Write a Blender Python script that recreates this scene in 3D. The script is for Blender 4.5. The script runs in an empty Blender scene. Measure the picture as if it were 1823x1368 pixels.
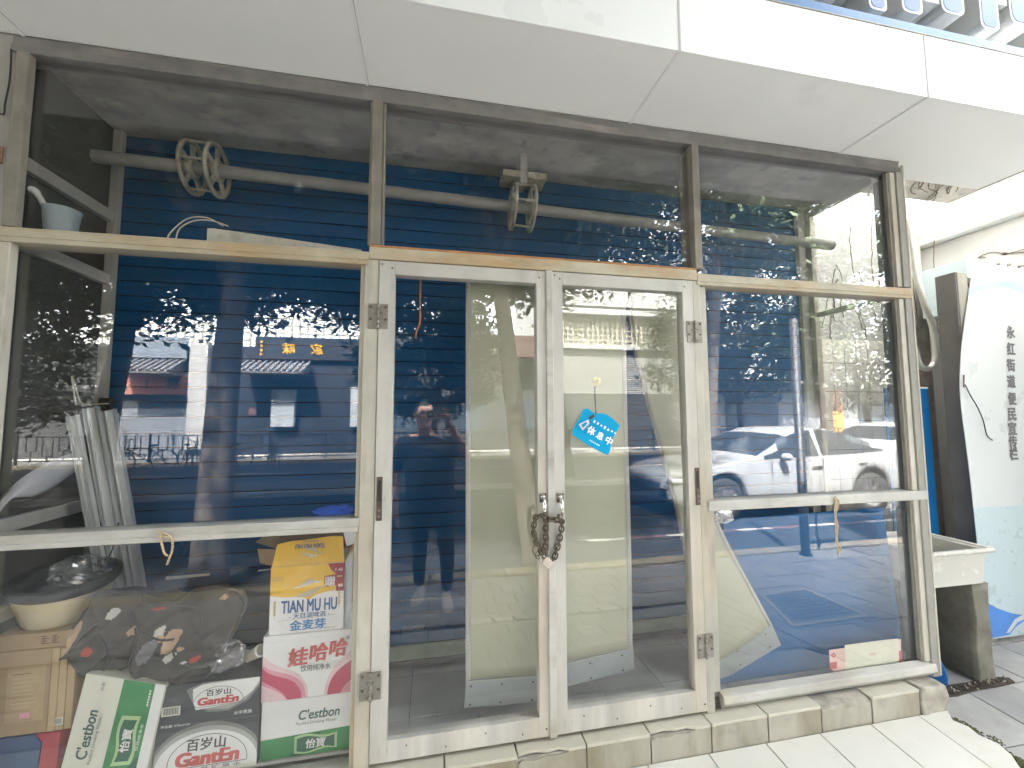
EXPO = 5.25
import bpy, bmesh, math, random
from mathutils import Vector, Matrix, noise
random.seed(11)
S = bpy.context.scene
COL = S.collection
R = math.radians
PI = math.pi

# ------------------------------------------------------------------ camera
CAM = Vector((0.0, -1.75, 1.70))
FPX, PW, PH = 734.18, 1823.0, 1368.0
yaw, pit, rol = 0.194937, 0.0734836, -0.0030555
fw = Vector((math.sin(yaw)*math.cos(pit), math.cos(yaw)*math.cos(pit), math.sin(pit)))
rt0 = Vector((math.cos(yaw), -math.sin(yaw), 0)); up0 = rt0.cross(fw)
rt = rt0*math.cos(rol) + up0*math.sin(rol); up = -rt0*math.sin(rol) + up0*math.cos(rol)
cam_data = bpy.data.cameras.new("camera"); cam = bpy.data.objects.new("camera", cam_data); COL.objects.link(cam)
mw = Matrix.Identity(4)
for i in range(3):
    mw[i][0], mw[i][1], mw[i][2], mw[i][3] = rt[i], up[i], -fw[i], CAM[i]
cam.matrix_world = mw
cam_data.sensor_width = 36.0; cam_data.lens = FPX/PW*36.0
cam_data.clip_start = 0.002; cam_data.clip_end = 1000
S.camera = cam

def ray(px, py): return rt*(px-PW/2) - up*(py-PH/2) + fw*FPX
def at(px, py, Y=0.0):          # survey point of the photo on the upright plane at depth Y
    v = ray(px, py); return CAM + v*((Y-CAM.y)/v.y)
def atz(px, py, z):             # survey point on the level plane at height z
    v = ray(px, py); return CAM + v*((z-CAM.z)/v.z)
def atx(px, py, X):
    v = ray(px, py); return CAM + v*((X-CAM.x)/v.x)
def across(px, py, D):          # survey point on the far side of the street, as seen mirrored in the glass
    p = at(px, py, D); return Vector((p.x, -D, p.z))

# ------------------------------------------------------------------ materials
def nodes(name):
    m = bpy.data.materials.new(name); m.use_nodes = True
    nt = m.node_tree; nt.nodes.clear()
    out = nt.nodes.new("ShaderNodeOutputMaterial")
    return m, nt, out
def N(nt, t, **kw):
    n = nt.nodes.new("ShaderNode"+t)
    for k, v in kw.items():
        if k in n.inputs: n.inputs[k].default_value = v
        else: setattr(n, k, v)
    return n
def L(nt, a, ao, b, bi): nt.links.new(a.outputs[ao], b.inputs[bi])
def rgba(c): return (c[0], c[1], c[2], 1.0)
def noise_fac(nt, co, scale, lo, hi, detail=6.0, rough=.6, stretch=(1,1,1)):
    mp = N(nt, "Mapping"); mp.inputs["Scale"].default_value = stretch
    nt.links.new(co, mp.inputs["Vector"])
    n = N(nt, "TexNoise"); n.inputs["Scale"].default_value = scale; n.inputs["Detail"].default_value = detail
    n.inputs["Roughness"].default_value = rough
    L(nt, mp, "Vector", n, "Vector")
    r = N(nt, "MapRange"); r.inputs["From Min"].default_value = lo; r.inputs["From Max"].default_value = hi
    L(nt, n, "Fac", r, "Value")
    return r
def mixc(nt, fac, a, b, mode="MIX"):
    m = nt.nodes.new("ShaderNodeMix"); m.data_type = 'RGBA'; m.blend_type = mode
    if hasattr(fac, "outputs"): nt.links.new(fac.outputs[0], m.inputs[0])
    else: m.inputs[0].default_value = fac
    for s, i in ((a, 6), (b, 7)):
        if isinstance(s, bpy.types.NodeSocket): nt.links.new(s, m.inputs[i])
        else: m.inputs[i].default_value = rgba(s)
    return m.outputs[2]
MATS = {}
def mat(name, col, rough=.5, metal=0.0, var=.12, vscale=6.0, stains=(), bump=0.0, bscale=60.0, spec=.5, coat=0.0):
    """stains: (colour, noise scale, from, to, strength, stretch)"""
    m, nt, out = nodes(name)
    b = N(nt, "BsdfPrincipled"); L(nt, b, 0, out, 0)
    co = N(nt, "TexCoord").outputs["Object"]
    dark = tuple(max(0, c*(1-var)) for c in col); lite = tuple(min(.95, c*(1+var)) for c in col)
    f = noise_fac(nt, co, vscale, .3, .7)
    c = mixc(nt, f, dark, lite)
    for (sc, ss, lo, hi, st, stretch) in stains:
        g = noise_fac(nt, co, ss, lo, hi, stretch=stretch)
        k = N(nt, "Math", operation='MULTIPLY'); k.inputs[1].default_value = st
        L(nt, g, 0, k, 0)
        c = mixc(nt, k, c, sc)
    nt.links.new(c, b.inputs["Base Color"])
    b.inputs["Metallic"].default_value = metal; b.inputs["Specular IOR Level"].default_value = spec
    b.inputs["Coat Weight"].default_value = coat
    rr = noise_fac(nt, co, vscale*2.3, .2, .8); 
    r2 = N(nt, "MapRange"); r2.inputs["To Min"].default_value = max(.02, rough-.1); r2.inputs["To Max"].default_value = min(1, rough+.12)
    L(nt, rr, 0, r2, "Value"); L(nt, r2, 0, b, "Roughness")
    if bump:
        bn = noise_fac(nt, co, bscale, 0, 1, detail=8)
        bp = N(nt, "Bump"); bp.inputs["Strength"].default_value = bump; bp.inputs["Distance"].default_value = .004
        L(nt, bn, 0, bp, "Height"); L(nt, bp, 0, b, "Normal")
    MATS[name] = m
    return m
def glass_mat(name, tint=(1,1,1), gain=1.0, dust=.04, dustcol=(.55,.53,.46), dlo=.35, dhi=.75, streak=(1,1,.35), rough=0.0):
    """a pane: clear straight through, mirror by Fresnel, under a thin film of dust"""
    m, nt, out = nodes(name)
    geo = N(nt, "NewGeometry")
    ior = N(nt, "MapRange"); ior.inputs["To Min"].default_value = 1.55; ior.inputs["To Max"].default_value = 1/1.55
    L(nt, geo, "Backfacing", ior, "Value")
    fr = N(nt, "Fresnel"); L(nt, ior, 0, fr, "IOR")
    g = N(nt, "Math", operation='MULTIPLY', use_clamp=True); g.inputs[1].default_value = gain; L(nt, fr, 0, g, 0)
    tr = N(nt, "BsdfTransparent"); tr.inputs[0].default_value = rgba(tint)
    gl = N(nt, "BsdfGlossy"); gl.inputs["Roughness"].default_value = rough
    mx = N(nt, "MixShader"); L(nt, g, 0, mx, 0); L(nt, tr, 0, mx, 1); L(nt, gl, 0, mx, 2)
    co = N(nt, "TexCoord").outputs["Object"]
    d1 = noise_fac(nt, co, 3.0, dlo, dhi, stretch=streak)
    d2 = noise_fac(nt, co, 26.0, .3, .8, stretch=streak)
    mm = N(nt, "Math", operation='MULTIPLY_ADD'); L(nt, d1, 0, mm, 0); L(nt, d2, 0, mm, 1); mm.inputs[2].default_value = .22
    k = N(nt, "Math", operation='MULTIPLY', use_clamp=True); k.inputs[1].default_value = dust; L(nt, mm, 0, k, 0)
    df = N(nt, "BsdfDiffuse"); df.inputs[0].default_value = rgba(dustcol)
    m2 = N(nt, "MixShader"); L(nt, k, 0, m2, 0); L(nt, mx, 0, m2, 1); L(nt, df, 0, m2, 2)
    L(nt, m2, 0, out, 0)
    MATS[name] = m
    return m

# ------------------------------------------------------------------ mesh builder
class MB:
    def __init__(s): s.v = []; s.f = []; s.mi = []; s.sm = []; s.mats = []
    def m(s, name):
        if name not in s.mats: s.mats.append(name)
        return s.mats.index(name)
    def add(s, vs, fs, mat, smooth=False):
        o = len(s.v); s.v += [Vector(v) for v in vs]; k = s.m(mat)
        for f in fs: s.f.append(tuple(i+o for i in f)); s.mi.append(k); s.sm.append(smooth)
        return s
    def box(s, x0, y0, z0, x1, y1, z1, mat):
        return s.obox(Vector(((x0+x1)/2, (y0+y1)/2, (z0+z1)/2)), Vector(((x1-x0)/2,0,0)), Vector((0,(y1-y0)/2,0)), Vector((0,0,(z1-z0)/2)), mat)
    def obox(s, c, a, b, d, mat):
        c, a, b, d = map(Vector, (c, a, b, d))
        vs = [c+a*i+b*j+d*k for k in (-1,1) for j in (-1,1) for i in (-1,1)]
        fs = [(0,2,3,1),(4,5,7,6),(0,1,5,4),(2,6,7,3),(0,4,6,2),(1,3,7,5)]
        if a.cross(b).dot(d) < 0: fs = [tuple(reversed(f)) for f in fs]
        return s.add(vs, fs, mat)
    def beam(s, p0, p1, w, h, mat, upv=(0,0,1)):
        p0, p1 = Vector(p0), Vector(p1); d = (p1-p0); a = d.normalized()
        u = Vector(upv); b = a.cross(u)
        if b.length < 1e-4: b = a.cross(Vector((1,0,0)))
        b.normalize(); u = b.cross(a).normalized()
        return s.obox((p0+p1)/2, d/2, b*w/2, u*h/2, mat)
    def poly(s, pts, mat): return s.add(pts, [tuple(range(len(pts)))], mat)
    def prism(s, pts, depth, mat, sidemat=None):
        """pts: outline, counter-clockwise seen from where the outline faces; depth: vector to the back"""
        n = len(pts); d = Vector(depth); P = [Vector(p) for p in pts]
        s.add(P + [p+d for p in P], [tuple(range(n)), tuple(range(2*n-1, n-1, -1))], mat)
        s.add(P + [p+d for p in P], [(i, i+n, (i+1)%n+n, (i+1)%n) for i in range(n)], sidemat or mat)
        return s
    def tube(s, pts, r, mat, n=8, closed=False, caps=True):
        P = [Vector(p) for p in pts]; k = len(P)
        rs = r if isinstance(r, (list, tuple)) else [r]*k
        rings = []; prev = None
        for i in range(k):
            if closed: t = P[(i+1)%k]-P[i-1]
            else: t = P[min(i+1,k-1)]-P[max(i-1,0)]
            t.normalize()
            if prev is None:
                q = Vector((0,0,1)) if abs(t.z) < .9 else Vector((1,0,0))
                a = t.cross(q).normalized()
            else:
                a = prev - t*prev.dot(t)
                if a.length < 1e-6: a = t.orthogonal()
                a.normalize()
            prev = a; b = t.cross(a)
            rings.append([P[i]+(a*math.cos(j*2*PI/n)+b*math.sin(j*2*PI/n))*rs[i] for j in range(n)])
        vs = [v for rg in rings for v in rg]; fs = []
        for i in range(k if closed else k-1):
            i2 = (i+1) % k
            for j in range(n): fs.append((i*n+j, i*n+(j+1)%n, i2*n+(j+1)%n, i2*n+j))
        s.add(vs, fs, mat, True)
        if caps and not closed: s.add(rings[0]+rings[-1], [tuple(range(n-1,-1,-1)), tuple(range(n,2*n))], mat)
        return s
    def lathe(s, c, axis, prof, mat, n=24):
        """prof: (radius, height along axis)"""
        c = Vector(c); ax = Vector(axis).normalized(); a = ax.orthogonal().normalized(); b = ax.cross(a)
        k = len(prof); vs = []; fs = []
        for (r, h) in prof:
            for j in range(n): vs.append(c+ax*h+(a*math.cos(j*2*PI/n)+b*math.sin(j*2*PI/n))*r)
        for i in range(k-1):
            for j in range(n): fs.append((i*n+j, i*n+(j+1)%n, (i+1)*n+(j+1)%n, (i+1)*n+j))
        return s.add(vs, fs, mat, True)
    def ball(s, c, r, mat, n=12, sc=(1,1,1)):
        c = Vector(c); vs = []; fs = []; h = n//2
        for i in range(h+1):
            for j in range(n):
                t = PI*i/h; p = 2*PI*j/n
                vs.append(c+Vector((math.sin(t)*math.cos(p)*r*sc[0], math.sin(t)*math.sin(p)*r*sc[1], math.cos(t)*r*sc[2])))
        for i in range(h):
            for j in range(n): fs.append((i*n+j, (i+1)*n+j, (i+1)*n+(j+1)%n, i*n+(j+1)%n))
        return s.add(vs, fs, mat, True)
    def grid(s, nu, nv, fn, mat, smooth=True, matfn=None, thick=None):
        vs = [fn(i/nu, j/nv) for j in range(nv+1) for i in range(nu+1)]
        W = nu+1
        if thick:
            back = [v+Vector(thick) for v in vs]
        o = len(s.v)
        s.v += [Vector(v) for v in vs]
        for j in range(nv):
            for i in range(nu):
                mm = matfn((i+.5)/nu, (j+.5)/nv) if matfn else mat
                s.f.append((o+j*W+i, o+j*W+i+1, o+(j+1)*W+i+1, o+(j+1)*W+i)); s.mi.append(s.m(mm)); s.sm.append(smooth)
        if thick:
            o2 = len(s.v); s.v += back
            k = s.m(mat)
            for j in range(nv):
                for i in range(nu):
                    s.f.append((o2+j*W+i, o2+(j+1)*W+i, o2+(j+1)*W+i+1, o2+j*W+i+1)); s.mi.append(k); s.sm.append(smooth)
            rim = [i for i in range(W)] + [j*W+nu for j in range(1,nv+1)] + [nv*W+i for i in range(nu-1,-1,-1)] + [j*W for j in range(nv-1,0,-1)]
            for a, b in zip(rim, rim[1:]+rim[:1]):
                s.f.append((o+b, o+a, o2+a, o2+b)); s.mi.append(k); s.sm.append(False)
        return s
    def mesh(s, me_in, M4, mat, smooth=False):
        vs = [M4 @ v.co for v in me_in.vertices]
        return s.add(vs, [tuple(p.vertices) for p in me_in.polygons], mat, smooth)
    def build(s, name, parent=None, bevel=0.0, seg=2, loc=None):
        org = ORG.get(parent.name, Vector()) if parent is not None else (Vector(loc) if loc is not None else Vector())
        me = bpy.data.meshes.new(name)
        me.from_pydata([tuple(v-org) for v in s.v], [], s.f)
        for n in s.mats: me.materials.append(MATS[n])
        me.polygons.foreach_set("material_index", s.mi); me.polygons.foreach_set("use_smooth", s.sm)
        me.update()
        o = bpy.data.objects.new(name, me); COL.objects.link(o)
        if parent is not None: o.parent = parent
        elif loc is not None: o.location = org
        ORG[o.name] = org
        if bevel:
            b = o.modifiers.new("bevel", 'BEVEL'); b.width = bevel; b.segments = seg; b.limit_method = 'ANGLE'; b.angle_limit = R(40)
        return o
ORG = {}
def empty(name, loc=(0,0,0)):
    o = bpy.data.objects.new(name, None); COL.objects.link(o); o.location = loc; o.empty_display_size = .05
    ORG[o.name] = Vector(loc); return o
def tag(o, label, cat, group=None):
    o["label"] = label; o["category"] = cat
    if group: o["group"] = group
    return o
def struct(o): o["kind"] = "structure"; return o
def thing(name, loc, label, cat, group=None): return tag(empty(name, loc), label, cat, group)
def copy_tree(o, parent=None):
    c = o.copy(); COL.objects.link(c); c.parent = parent
    ORG[c.name] = ORG.get(o.name, Vector())
    for ch in list(o.children): copy_tree(ch, c)
    return c

# ------------------------------------------------------------------ lettering
def text_mesh(body, weight=0.0, shear=0.0, thick=0.0, res=3, stretch=1.0):
    c = bpy.data.curves.new("lettering", 'FONT'); c.body = body; c.size = 1; c.offset = weight; c.shear = shear
    c.resolution_u = res; c.extrude = thick; c.fill_mode = 'BOTH' if thick else 'FRONT'
    o = bpy.data.objects.new("lettering", c)
    me = bpy.data.meshes.new_from_object(o)
    bpy.data.objects.remove(o); bpy.data.curves.remove(c)
    return me
class Face:
    """a flat printed side: origin at its lower left, U to the right, V up, both in metres"""
    def __init__(s, O, U, V, lift=.0008):
        s.O, s.U, s.V = Vector(O), Vector(U).normalized(), Vector(V); s.V = (s.V - s.U*s.V.dot(s.U)).normalized() if True else s.V
        s.Nn = s.U.cross(s.V).normalized(); s.lift = lift
    def p(s, u, v, k=1): return s.O + s.U*u + s.V*v + s.Nn*(s.lift*k)
    def poly(s, mb, uv, mat, k=1):
        A = sum(uv[i][0]*uv[(i+1)%len(uv)][1]-uv[(i+1)%len(uv)][0]*uv[i][1] for i in range(len(uv)))
        if A < 0: uv = list(reversed(uv))
        # triangulated so that curved outlines stay clean
        from mathutils.geometry import tessellate_polygon
        tri = tessellate_polygon([[Vector((a, b, 0)) for a, b in uv]])
        fs = []
        for t in tri:
            a, b, c = (Vector((*uv[i], 0)) for i in t)
            fs.append(t if (b-a).cross(c-a).z > 0 else (t[0], t[2], t[1]))
        mb.add([s.p(a, b, k) for a, b in uv], fs, mat)
    def rect(s, mb, u0, v0, u1, v1, mat, k=1): s.poly(mb, [(u0,v0),(u1,v0),(u1,v1),(u0,v1)], mat, k)
    def line(s, mb, pts, w, mat, k=1):
        for (a, b), (c, d) in zip(pts, pts[1:]):
            dx, dy = c-a, d-b; l = math.hypot(dx, dy) or 1; nx, ny = -dy/l*w/2, dx/l*w/2
            s.poly(mb, [(a-nx,b-ny),(c-nx,d-ny),(c+nx,d+ny),(a+nx,b+ny)], mat, k)
    def text(s, mb, body, u, v, h=None, w=None, mat="ink", k=2, rot=0.0, weight=0.0, shear=0.0, anchor="c", thick=0.0):
        me = text_mesh(body, 0.0, shear, thick)
        if not len(me.vertices): bpy.data.meshes.remove(me); return
        xs = [q.co.x for q in me.vertices]; ys = [q.co.y for q in me.vertices]
        x0, x1, y0, y1 = min(xs), max(xs), min(ys), max(ys)
        sy = h/(y1-y0) if h else None; sx = w/(x1-x0) if w else None
        sx = sx or sy; sy = sy or sx
        cx, cy = (x0+x1)/2, (y0+y1)/2
        if anchor == "l": cx = x0
        c, sn = math.cos(rot), math.sin(rot)
        # a heavier face: the outline is laid down again a hair to each side
        wd = weight*1.1
        sh = [(0,0)] if wd < .004 else [(-wd,-wd*.6), (wd,-wd*.6), (-wd,wd*.6), (wd,wd*.6), (0,0)]
        for i, (da, db) in enumerate(sh):
            vs = []
            for q in me.vertices:
                a, b = (q.co.x-cx+da)*sx, (q.co.y-cy+db)*sy
                vs.append(s.p(u+a*c-b*sn, v+a*sn+b*c, k+i*.04) + s.Nn*q.co.z)
            mb.add(vs, [tuple(p.vertices) for p in me.polygons], mat)
        bpy.data.meshes.remove(me)
def arc(cx, cy, rx, ry, a0, a1, n=24): return [(cx+rx*math.cos(R(a0+(a1-a0)*i/n)), cy+ry*math.sin(R(a0+(a1-a0)*i/n))) for i in range(n+1)]
def lerp(a, b, t): return a+(b-a)*t
def path_at(P, t):
    k = t*(len(P)-1); i = min(int(k), len(P)-2); return P[i].lerp(P[i+1], k-i)
def smooth_path(P, n):
    P = [Vector(p) for p in P]; out = []
    for i in range(len(P)-1):
        a, b, c, d = P[max(i-1,0)], P[i], P[i+1], P[min(i+2,len(P)-1)]
        for j in range(n):
            t = j/n
            out.append(.5*((2*b)+(c-a)*t+(2*a-5*b+4*c-d)*t*t+(3*b-a-3*c+d)*t**3))
    out.append(P[-1]); return out
# ------------------------------------------------------------------ colours of the place
V1 = (1,1,.12)
mat("cream_paint", (.46,.435,.37), .5, var=.13, vscale=5, stains=[((.36,.25,.11), 3.0, .50,.74,.7,(1,1,.25)), ((.17,.155,.13), 18, .55,.78,.6,(1,1,.2)), ((.28,.27,.25), 2, .5,.72,.5,(1,1,.5))], bump=.15, bscale=90)
mat("door_paint", (.51,.493,.455), .45, var=.11, vscale=4, stains=[((.45,.36,.21), 2.2, .50,.76,.6,(1,1,.2)), ((.26,.24,.215), 6, .48,.74,.62,(1,1,.10)), ((.16,.14,.12), 40, .60,.80,.6,(1,1,.25)), ((.30,.29,.27), 1.6, .50,.72,.45,(1,1,.6))], bump=.1, bscale=70)
mat("rail_paint", (.48,.468,.43), .5, var=.14, vscale=6, stains=[((.24,.20,.16), 9, .52,.74,.65,(.25,1,1)), ((.30,.28,.25), 3, .5,.75,.5,(.4,1,1)), ((.45,.33,.16), 4, .6,.8,.4,(.5,1,1))], bump=.2, bscale=80)
mat("transom_paint", (.44,.40,.30), .5, var=.16, vscale=6, stains=[((.40,.22,.07), 4, .46,.68,.8,(.35,1,1)), ((.2,.17,.12), 18, .58,.8,.5,(.3,1,1))], bump=.15)
mat("weathered_wood", (.23,.21,.175), .7, var=.22, vscale=9, stains=[((.12,.11,.10), 10, .48,.7,.7,V1), ((.52,.48,.38), 6, .56,.75,.6,V1)], bump=.4, bscale=50)
mat("weathered_top", (.20,.19,.18), .75, var=.2, vscale=8, stains=[((.10,.095,.09), 7, .5,.7,.75,(.15,1,1)), ((.55,.50,.40), 11, .58,.75,.6,(.1,1,1))], bump=.4, bscale=50)
mat("rust_edge", (.42,.20,.08), .8, var=.3, vscale=20, bump=.3)
mat("grime", (.10,.09,.075), .9, var=.3, vscale=20)
mat("gap_dark", (.03,.028,.025), .9)
mat("steel", (.27,.25,.22), .5, metal=.6, var=.15, vscale=20, stains=[((.16,.12,.09), 14, .5,.75,.7,(1,1,1))])
mat("dark_steel", (.11,.088,.068), .5, metal=.45, var=.25, vscale=30, stains=[((.22,.13,.07), 30, .52,.75,.7,(1,1,1))])
mat("chrome", (.72,.70,.66), .16, metal=1.0, var=.08)
mat("brass", (.55,.42,.22), .35, metal=.7, var=.15)
mat("soffit_white", (.93,.935,.91), .42, var=.025, vscale=1.2, stains=[((.45,.43,.38), 2.0, .62,.85,.25,(1,1,1))])
mat("fascia_white", (.84,.85,.84), .3, var=.02, vscale=1.0, stains=[((.60,.60,.57), 6, .66,.9,.3,V1)])
mat("joint_white", (.93,.93,.91), .5)
mat("joint_shadow", (.45,.45,.43), .7)
mat("blue_trim", (.06,.17,.38), .3, var=.02, vscale=1, spec=.2)
mat("padlock_steel", (.55,.48,.42), .4, metal=.5, var=.15, vscale=40)
mat("letter_side", (.52,.52,.50), .4, var=.05)
mat("letter_blue", (.13,.20,.46), .4, var=.02, vscale=1, spec=.15)
mat("sign_back", (.80,.80,.79), .4, var=.04)
mat("concrete_ceiling", (.40,.385,.355), .9, var=.25, vscale=4, stains=[((.12,.115,.105), 2.2, .46,.66,.8,(.5,1.4,1)), ((.66,.62,.55), 6, .56,.72,.6,(.7,1,1)), ((.10,.09,.085), 14, .56,.72,.6,(1,1,1))], bump=.5, bscale=25)
mat("plaster_old", (.40,.385,.35), .9, var=.15, vscale=3, stains=[((.16,.15,.13), 2.5, .46,.75,.7,(1,1,.4)), ((.22,.12,.07), 3.5, .64,.78,.8,(1,1,.6))], bump=.3, bscale=30)
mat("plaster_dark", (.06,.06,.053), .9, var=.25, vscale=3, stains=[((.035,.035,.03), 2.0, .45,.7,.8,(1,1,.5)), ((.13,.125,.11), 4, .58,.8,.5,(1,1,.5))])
mat("plaster_sunlit", (.84,.83,.80), .85, var=.06, vscale=3, stains=[((.5,.47,.42), 3, .58,.8,.4,(1,1,.4))])  # lighter copy of plaster_white: sun on the ledge put into the colour
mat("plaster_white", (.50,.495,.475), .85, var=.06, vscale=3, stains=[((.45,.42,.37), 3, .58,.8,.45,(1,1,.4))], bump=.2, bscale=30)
mat("brown_patch", (.22,.12,.08), .9, var=.25)
mat("shutter_blue", (.005,.075,.20), .5, var=.10, vscale=3, spec=.12, stains=[((.045,.085,.16), 4, .5,.8,.6,(.25,1,1)), ((.10,.15,.22), 30, .66,.85,.5,(.2,1,1))])
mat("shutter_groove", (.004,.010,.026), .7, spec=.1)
mat("shutter_bar", (.26,.30,.22), .6, var=.15, vscale=8, stains=[((.10,.11,.08), 8, .5,.75,.6,(.2,1,1))])
mat("board_blue", (.006,.105,.28), .5, var=.05, vscale=3, spec=.12)
mat("pipe_grey", (.27,.265,.25), .5, var=.15, vscale=10)
mat("pulley_cream", (.36,.335,.27), .6, var=.2, vscale=20, stains=[((.14,.12,.09), 30, .52,.7,.7,(1,1,1))])
mat("floor_tile", (.50,.49,.465), .5, var=.12, vscale=4, stains=[((.32,.31,.28), 3, .5,.8,.5,(1,1,1))])
mat("grout_dark", (.10,.095,.085), .9, var=.2)
mat("curtain_film", (.40,.40,.29), .42, var=.06, vscale=2.5, stains=[((.40,.42,.34), 1.5, .4,.7,.5,(1,1,.4))])
mat("curtain_film_dim", (.50,.48,.35), .45, var=.08, vscale=2.5)
mat("curtain_band", (.46,.46,.41), .5, var=.1)
mat("curtain_strip", (.30,.33,.33), .45, var=.08, vscale=6, stains=[((.42,.42,.38), 6, .58,.8,.4,(1,1,1))])
mat("rivet", (.07,.06,.055), .5, metal=.4)
mat("step_tile", (.37,.345,.29), .4, var=.08, vscale=4, stains=[((.19,.165,.09), 5, .44,.68,.75,(1,1,.2)), ((.16,.15,.13), 14, .52,.76,.55,(1,1,.6))], bump=.08)
mat("step_top", (.50,.47,.39), .4, var=.06, vscale=4, stains=[((.30,.27,.18), 6, .56,.78,.5,(1,1,1))])
mat("apron_tile", (.56,.545,.495), .5, var=.05, vscale=3, stains=[((.40,.36,.27), 4, .56,.8,.4,(1,1,1)), ((.25,.22,.17), 40, .68,.8,.5,(1,1,1))])
mat("cement", (.38,.35,.30), .9, var=.25, vscale=12, stains=[((.16,.145,.12), 9, .5,.72,.7,(1,1,1))], bump=.8, bscale=40)
mat("cement_dark", (.17,.16,.13), .95, var=.3, vscale=8, stains=[((.34,.32,.27), 6, .56,.76,.7,(1,1,1))], bump=.9, bscale=25)
mat("pale_stone", (.46,.40,.28), .7, var=.12, vscale=6)
mat("asphalt", (.034,.037,.042), .9, var=.2, spec=.06, vscale=10, bump=.4, bscale=120)
mat("earth", (.20,.18,.15), .95, var=.2)
mat("white_line", (.30,.295,.28), .7, var=.1, vscale=10)
mat("red_line", (.10,.05,.045), .7, var=.1)
mat("iron_cover", (.20,.18,.16), .6, metal=.2, var=.2, vscale=14)
mat("moss", (.085,.10,.028), .95, var=.5, vscale=40, bump=.9, bscale=120)
mat("soil", (.06,.05,.04), .95, var=.4, vscale=60, bump=.9, bscale=90)
mat("sink_white", (.58,.565,.52), .22, var=.04, vscale=4, stains=[((.45,.40,.32), 5, .6,.8,.45,(1,1,.5))])
mat("blue_plastic", (.03,.20,.62), .3, var=.08)
mat("frame_dark", (.19,.18,.175), .5, var=.12, vscale=8)
mat("frame_edge", (.27,.26,.23), .55, var=.12, vscale=8, stains=[((.2,.18,.15), 8, .5,.8,.5,V1)])
mat("board_white", (.66,.69,.69), .3, var=.02, vscale=2, stains=[((.60,.63,.63), 5, .66,.85,.12,(1,1,1))])
mat("board_pale", (.55,.66,.69), .3, var=.02)
mat("board_sky", (.34,.62,.80), .35)
mat("board_deep", (.10,.28,.72), .35)
mat("ink", (.05,.05,.055), .6)
mat("ink_grey", (.16,.16,.17), .6)
mat("wall_tile", (.80,.76,.68), .4, var=.08, vscale=5, stains=[((.30,.26,.20), 5, .55,.8,.5,V1)])
mat("wood_dark", (.34,.30,.27), .8, var=.3, vscale=12, bump=.4)
mat("pvc_pipe", (.60,.60,.55), .4, var=.08, vscale=10, stains=[((.35,.33,.28), 12, .55,.8,.5,(1,1,1))])
mat("vine", (.10,.07,.045), .9, var=.3)
mat("vine_leaf", (.13,.07,.04), .8, var=.3)
# goods
mat("carton_white", (.80,.80,.78), .55, var=.03, vscale=4)
mat("carton_cream", (.72,.71,.60), .5, var=.03, vscale=4)
mat("carton_yellow", (.78,.47,.04), .5, var=.06, vscale=4)
mat("carton_yellow_dim", (.62,.38,.05), .5, var=.06)
mat("print_navy", (.03,.10,.26), .5)
mat("print_blue", (.04,.19,.45), .5)
mat("print_gold", (.62,.48,.18), .5)
mat("print_tan", (.55,.46,.30), .5)
mat("print_red", (.36,.03,.05), .5)
mat("print_crimson", (.52,.07,.13), .5)
mat("print_rose", (.68,.30,.37), .5)
mat("print_pink", (.76,.55,.58), .5)
mat("print_pale", (.62,.62,.60), .5)
mat("print_green", (.03,.24,.07), .5, var=.25, vscale=6)
mat("print_deepgreen", (.015,.11,.06), .5, var=.1)
mat("print_lime", (.42,.62,.30), .5)
mat("print_charcoal", (.045,.05,.06), .5, var=.1)
mat("print_white", (.82,.82,.80), .5)
mat("print_scarlet", (.55,.10,.09), .5)
mat("print_darkgreen_ink", (.05,.13,.11), .5)
mat("kraft", (.40,.28,.16), .8, var=.1, vscale=8, stains=[((.28,.19,.10), 6, .55,.8,.4,(1,1,1))])
mat("kraft_light", (.48,.35,.20), .8, var=.08, vscale=8)
mat("kraft_dark", (.16,.10,.06), .8, var=.15)
mat("tub_cream", (.62,.55,.38), .4, var=.05)
mat("black_plastic", (.035,.035,.033), .45, var=.2)
mat("cloth_black", (.040,.036,.033), .6, var=.4, vscale=10, bump=.7, bscale=50, stains=[((.085,.078,.07), 9, .55,.8,.6,(1,1,1))])
mat("cloth_grey", (.20,.20,.21), .7, var=.15, vscale=20)
mat("cloth_tan", (.52,.36,.24), .8, var=.15, vscale=30)
mat("cloth_white", (.60,.58,.54), .8, var=.1)
mat("cloth_red", (.45,.07,.05), .8, var=.1)
mat("alu", (.74,.75,.75), .34, metal=.6, var=.03, vscale=.4)
mat("blue_box", (.035,.085,.20), .5, var=.12)
mat("red_box", (.42,.05,.07), .5, var=.12)
mat("plug_white", (.62,.60,.52), .5, var=.12, stains=[((.3,.26,.2), 30, .5,.7,.5,(1,1,1))])
mat("wire_white", (.66,.62,.50), .5)
mat("cable_black", (.02,.02,.02), .6)
mat("sheet_white", (.46,.46,.48), .5, var=.04)
mat("dipper_blue", (.36,.42,.45), .4, var=.08)
mat("twine", (.52,.42,.27), .9, var=.25, vscale=60)
mat("orange_strap", (.52,.21,.08), .7, var=.2)
mat("cyan_card", (.0,.33,.60), .6, var=.04, spec=.2)
mat("cup_yellow", (.62,.55,.16), .3, var=.15)
mat("notice_pink", (.72,.50,.44), .6)
mat("notice_red", (.50,.10,.12), .6)
mat("notice_cream", (.70,.69,.55), .7, var=.06, vscale=12)
mat("trash_blue", (.02,.10,.55), .35, var=.2)
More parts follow.
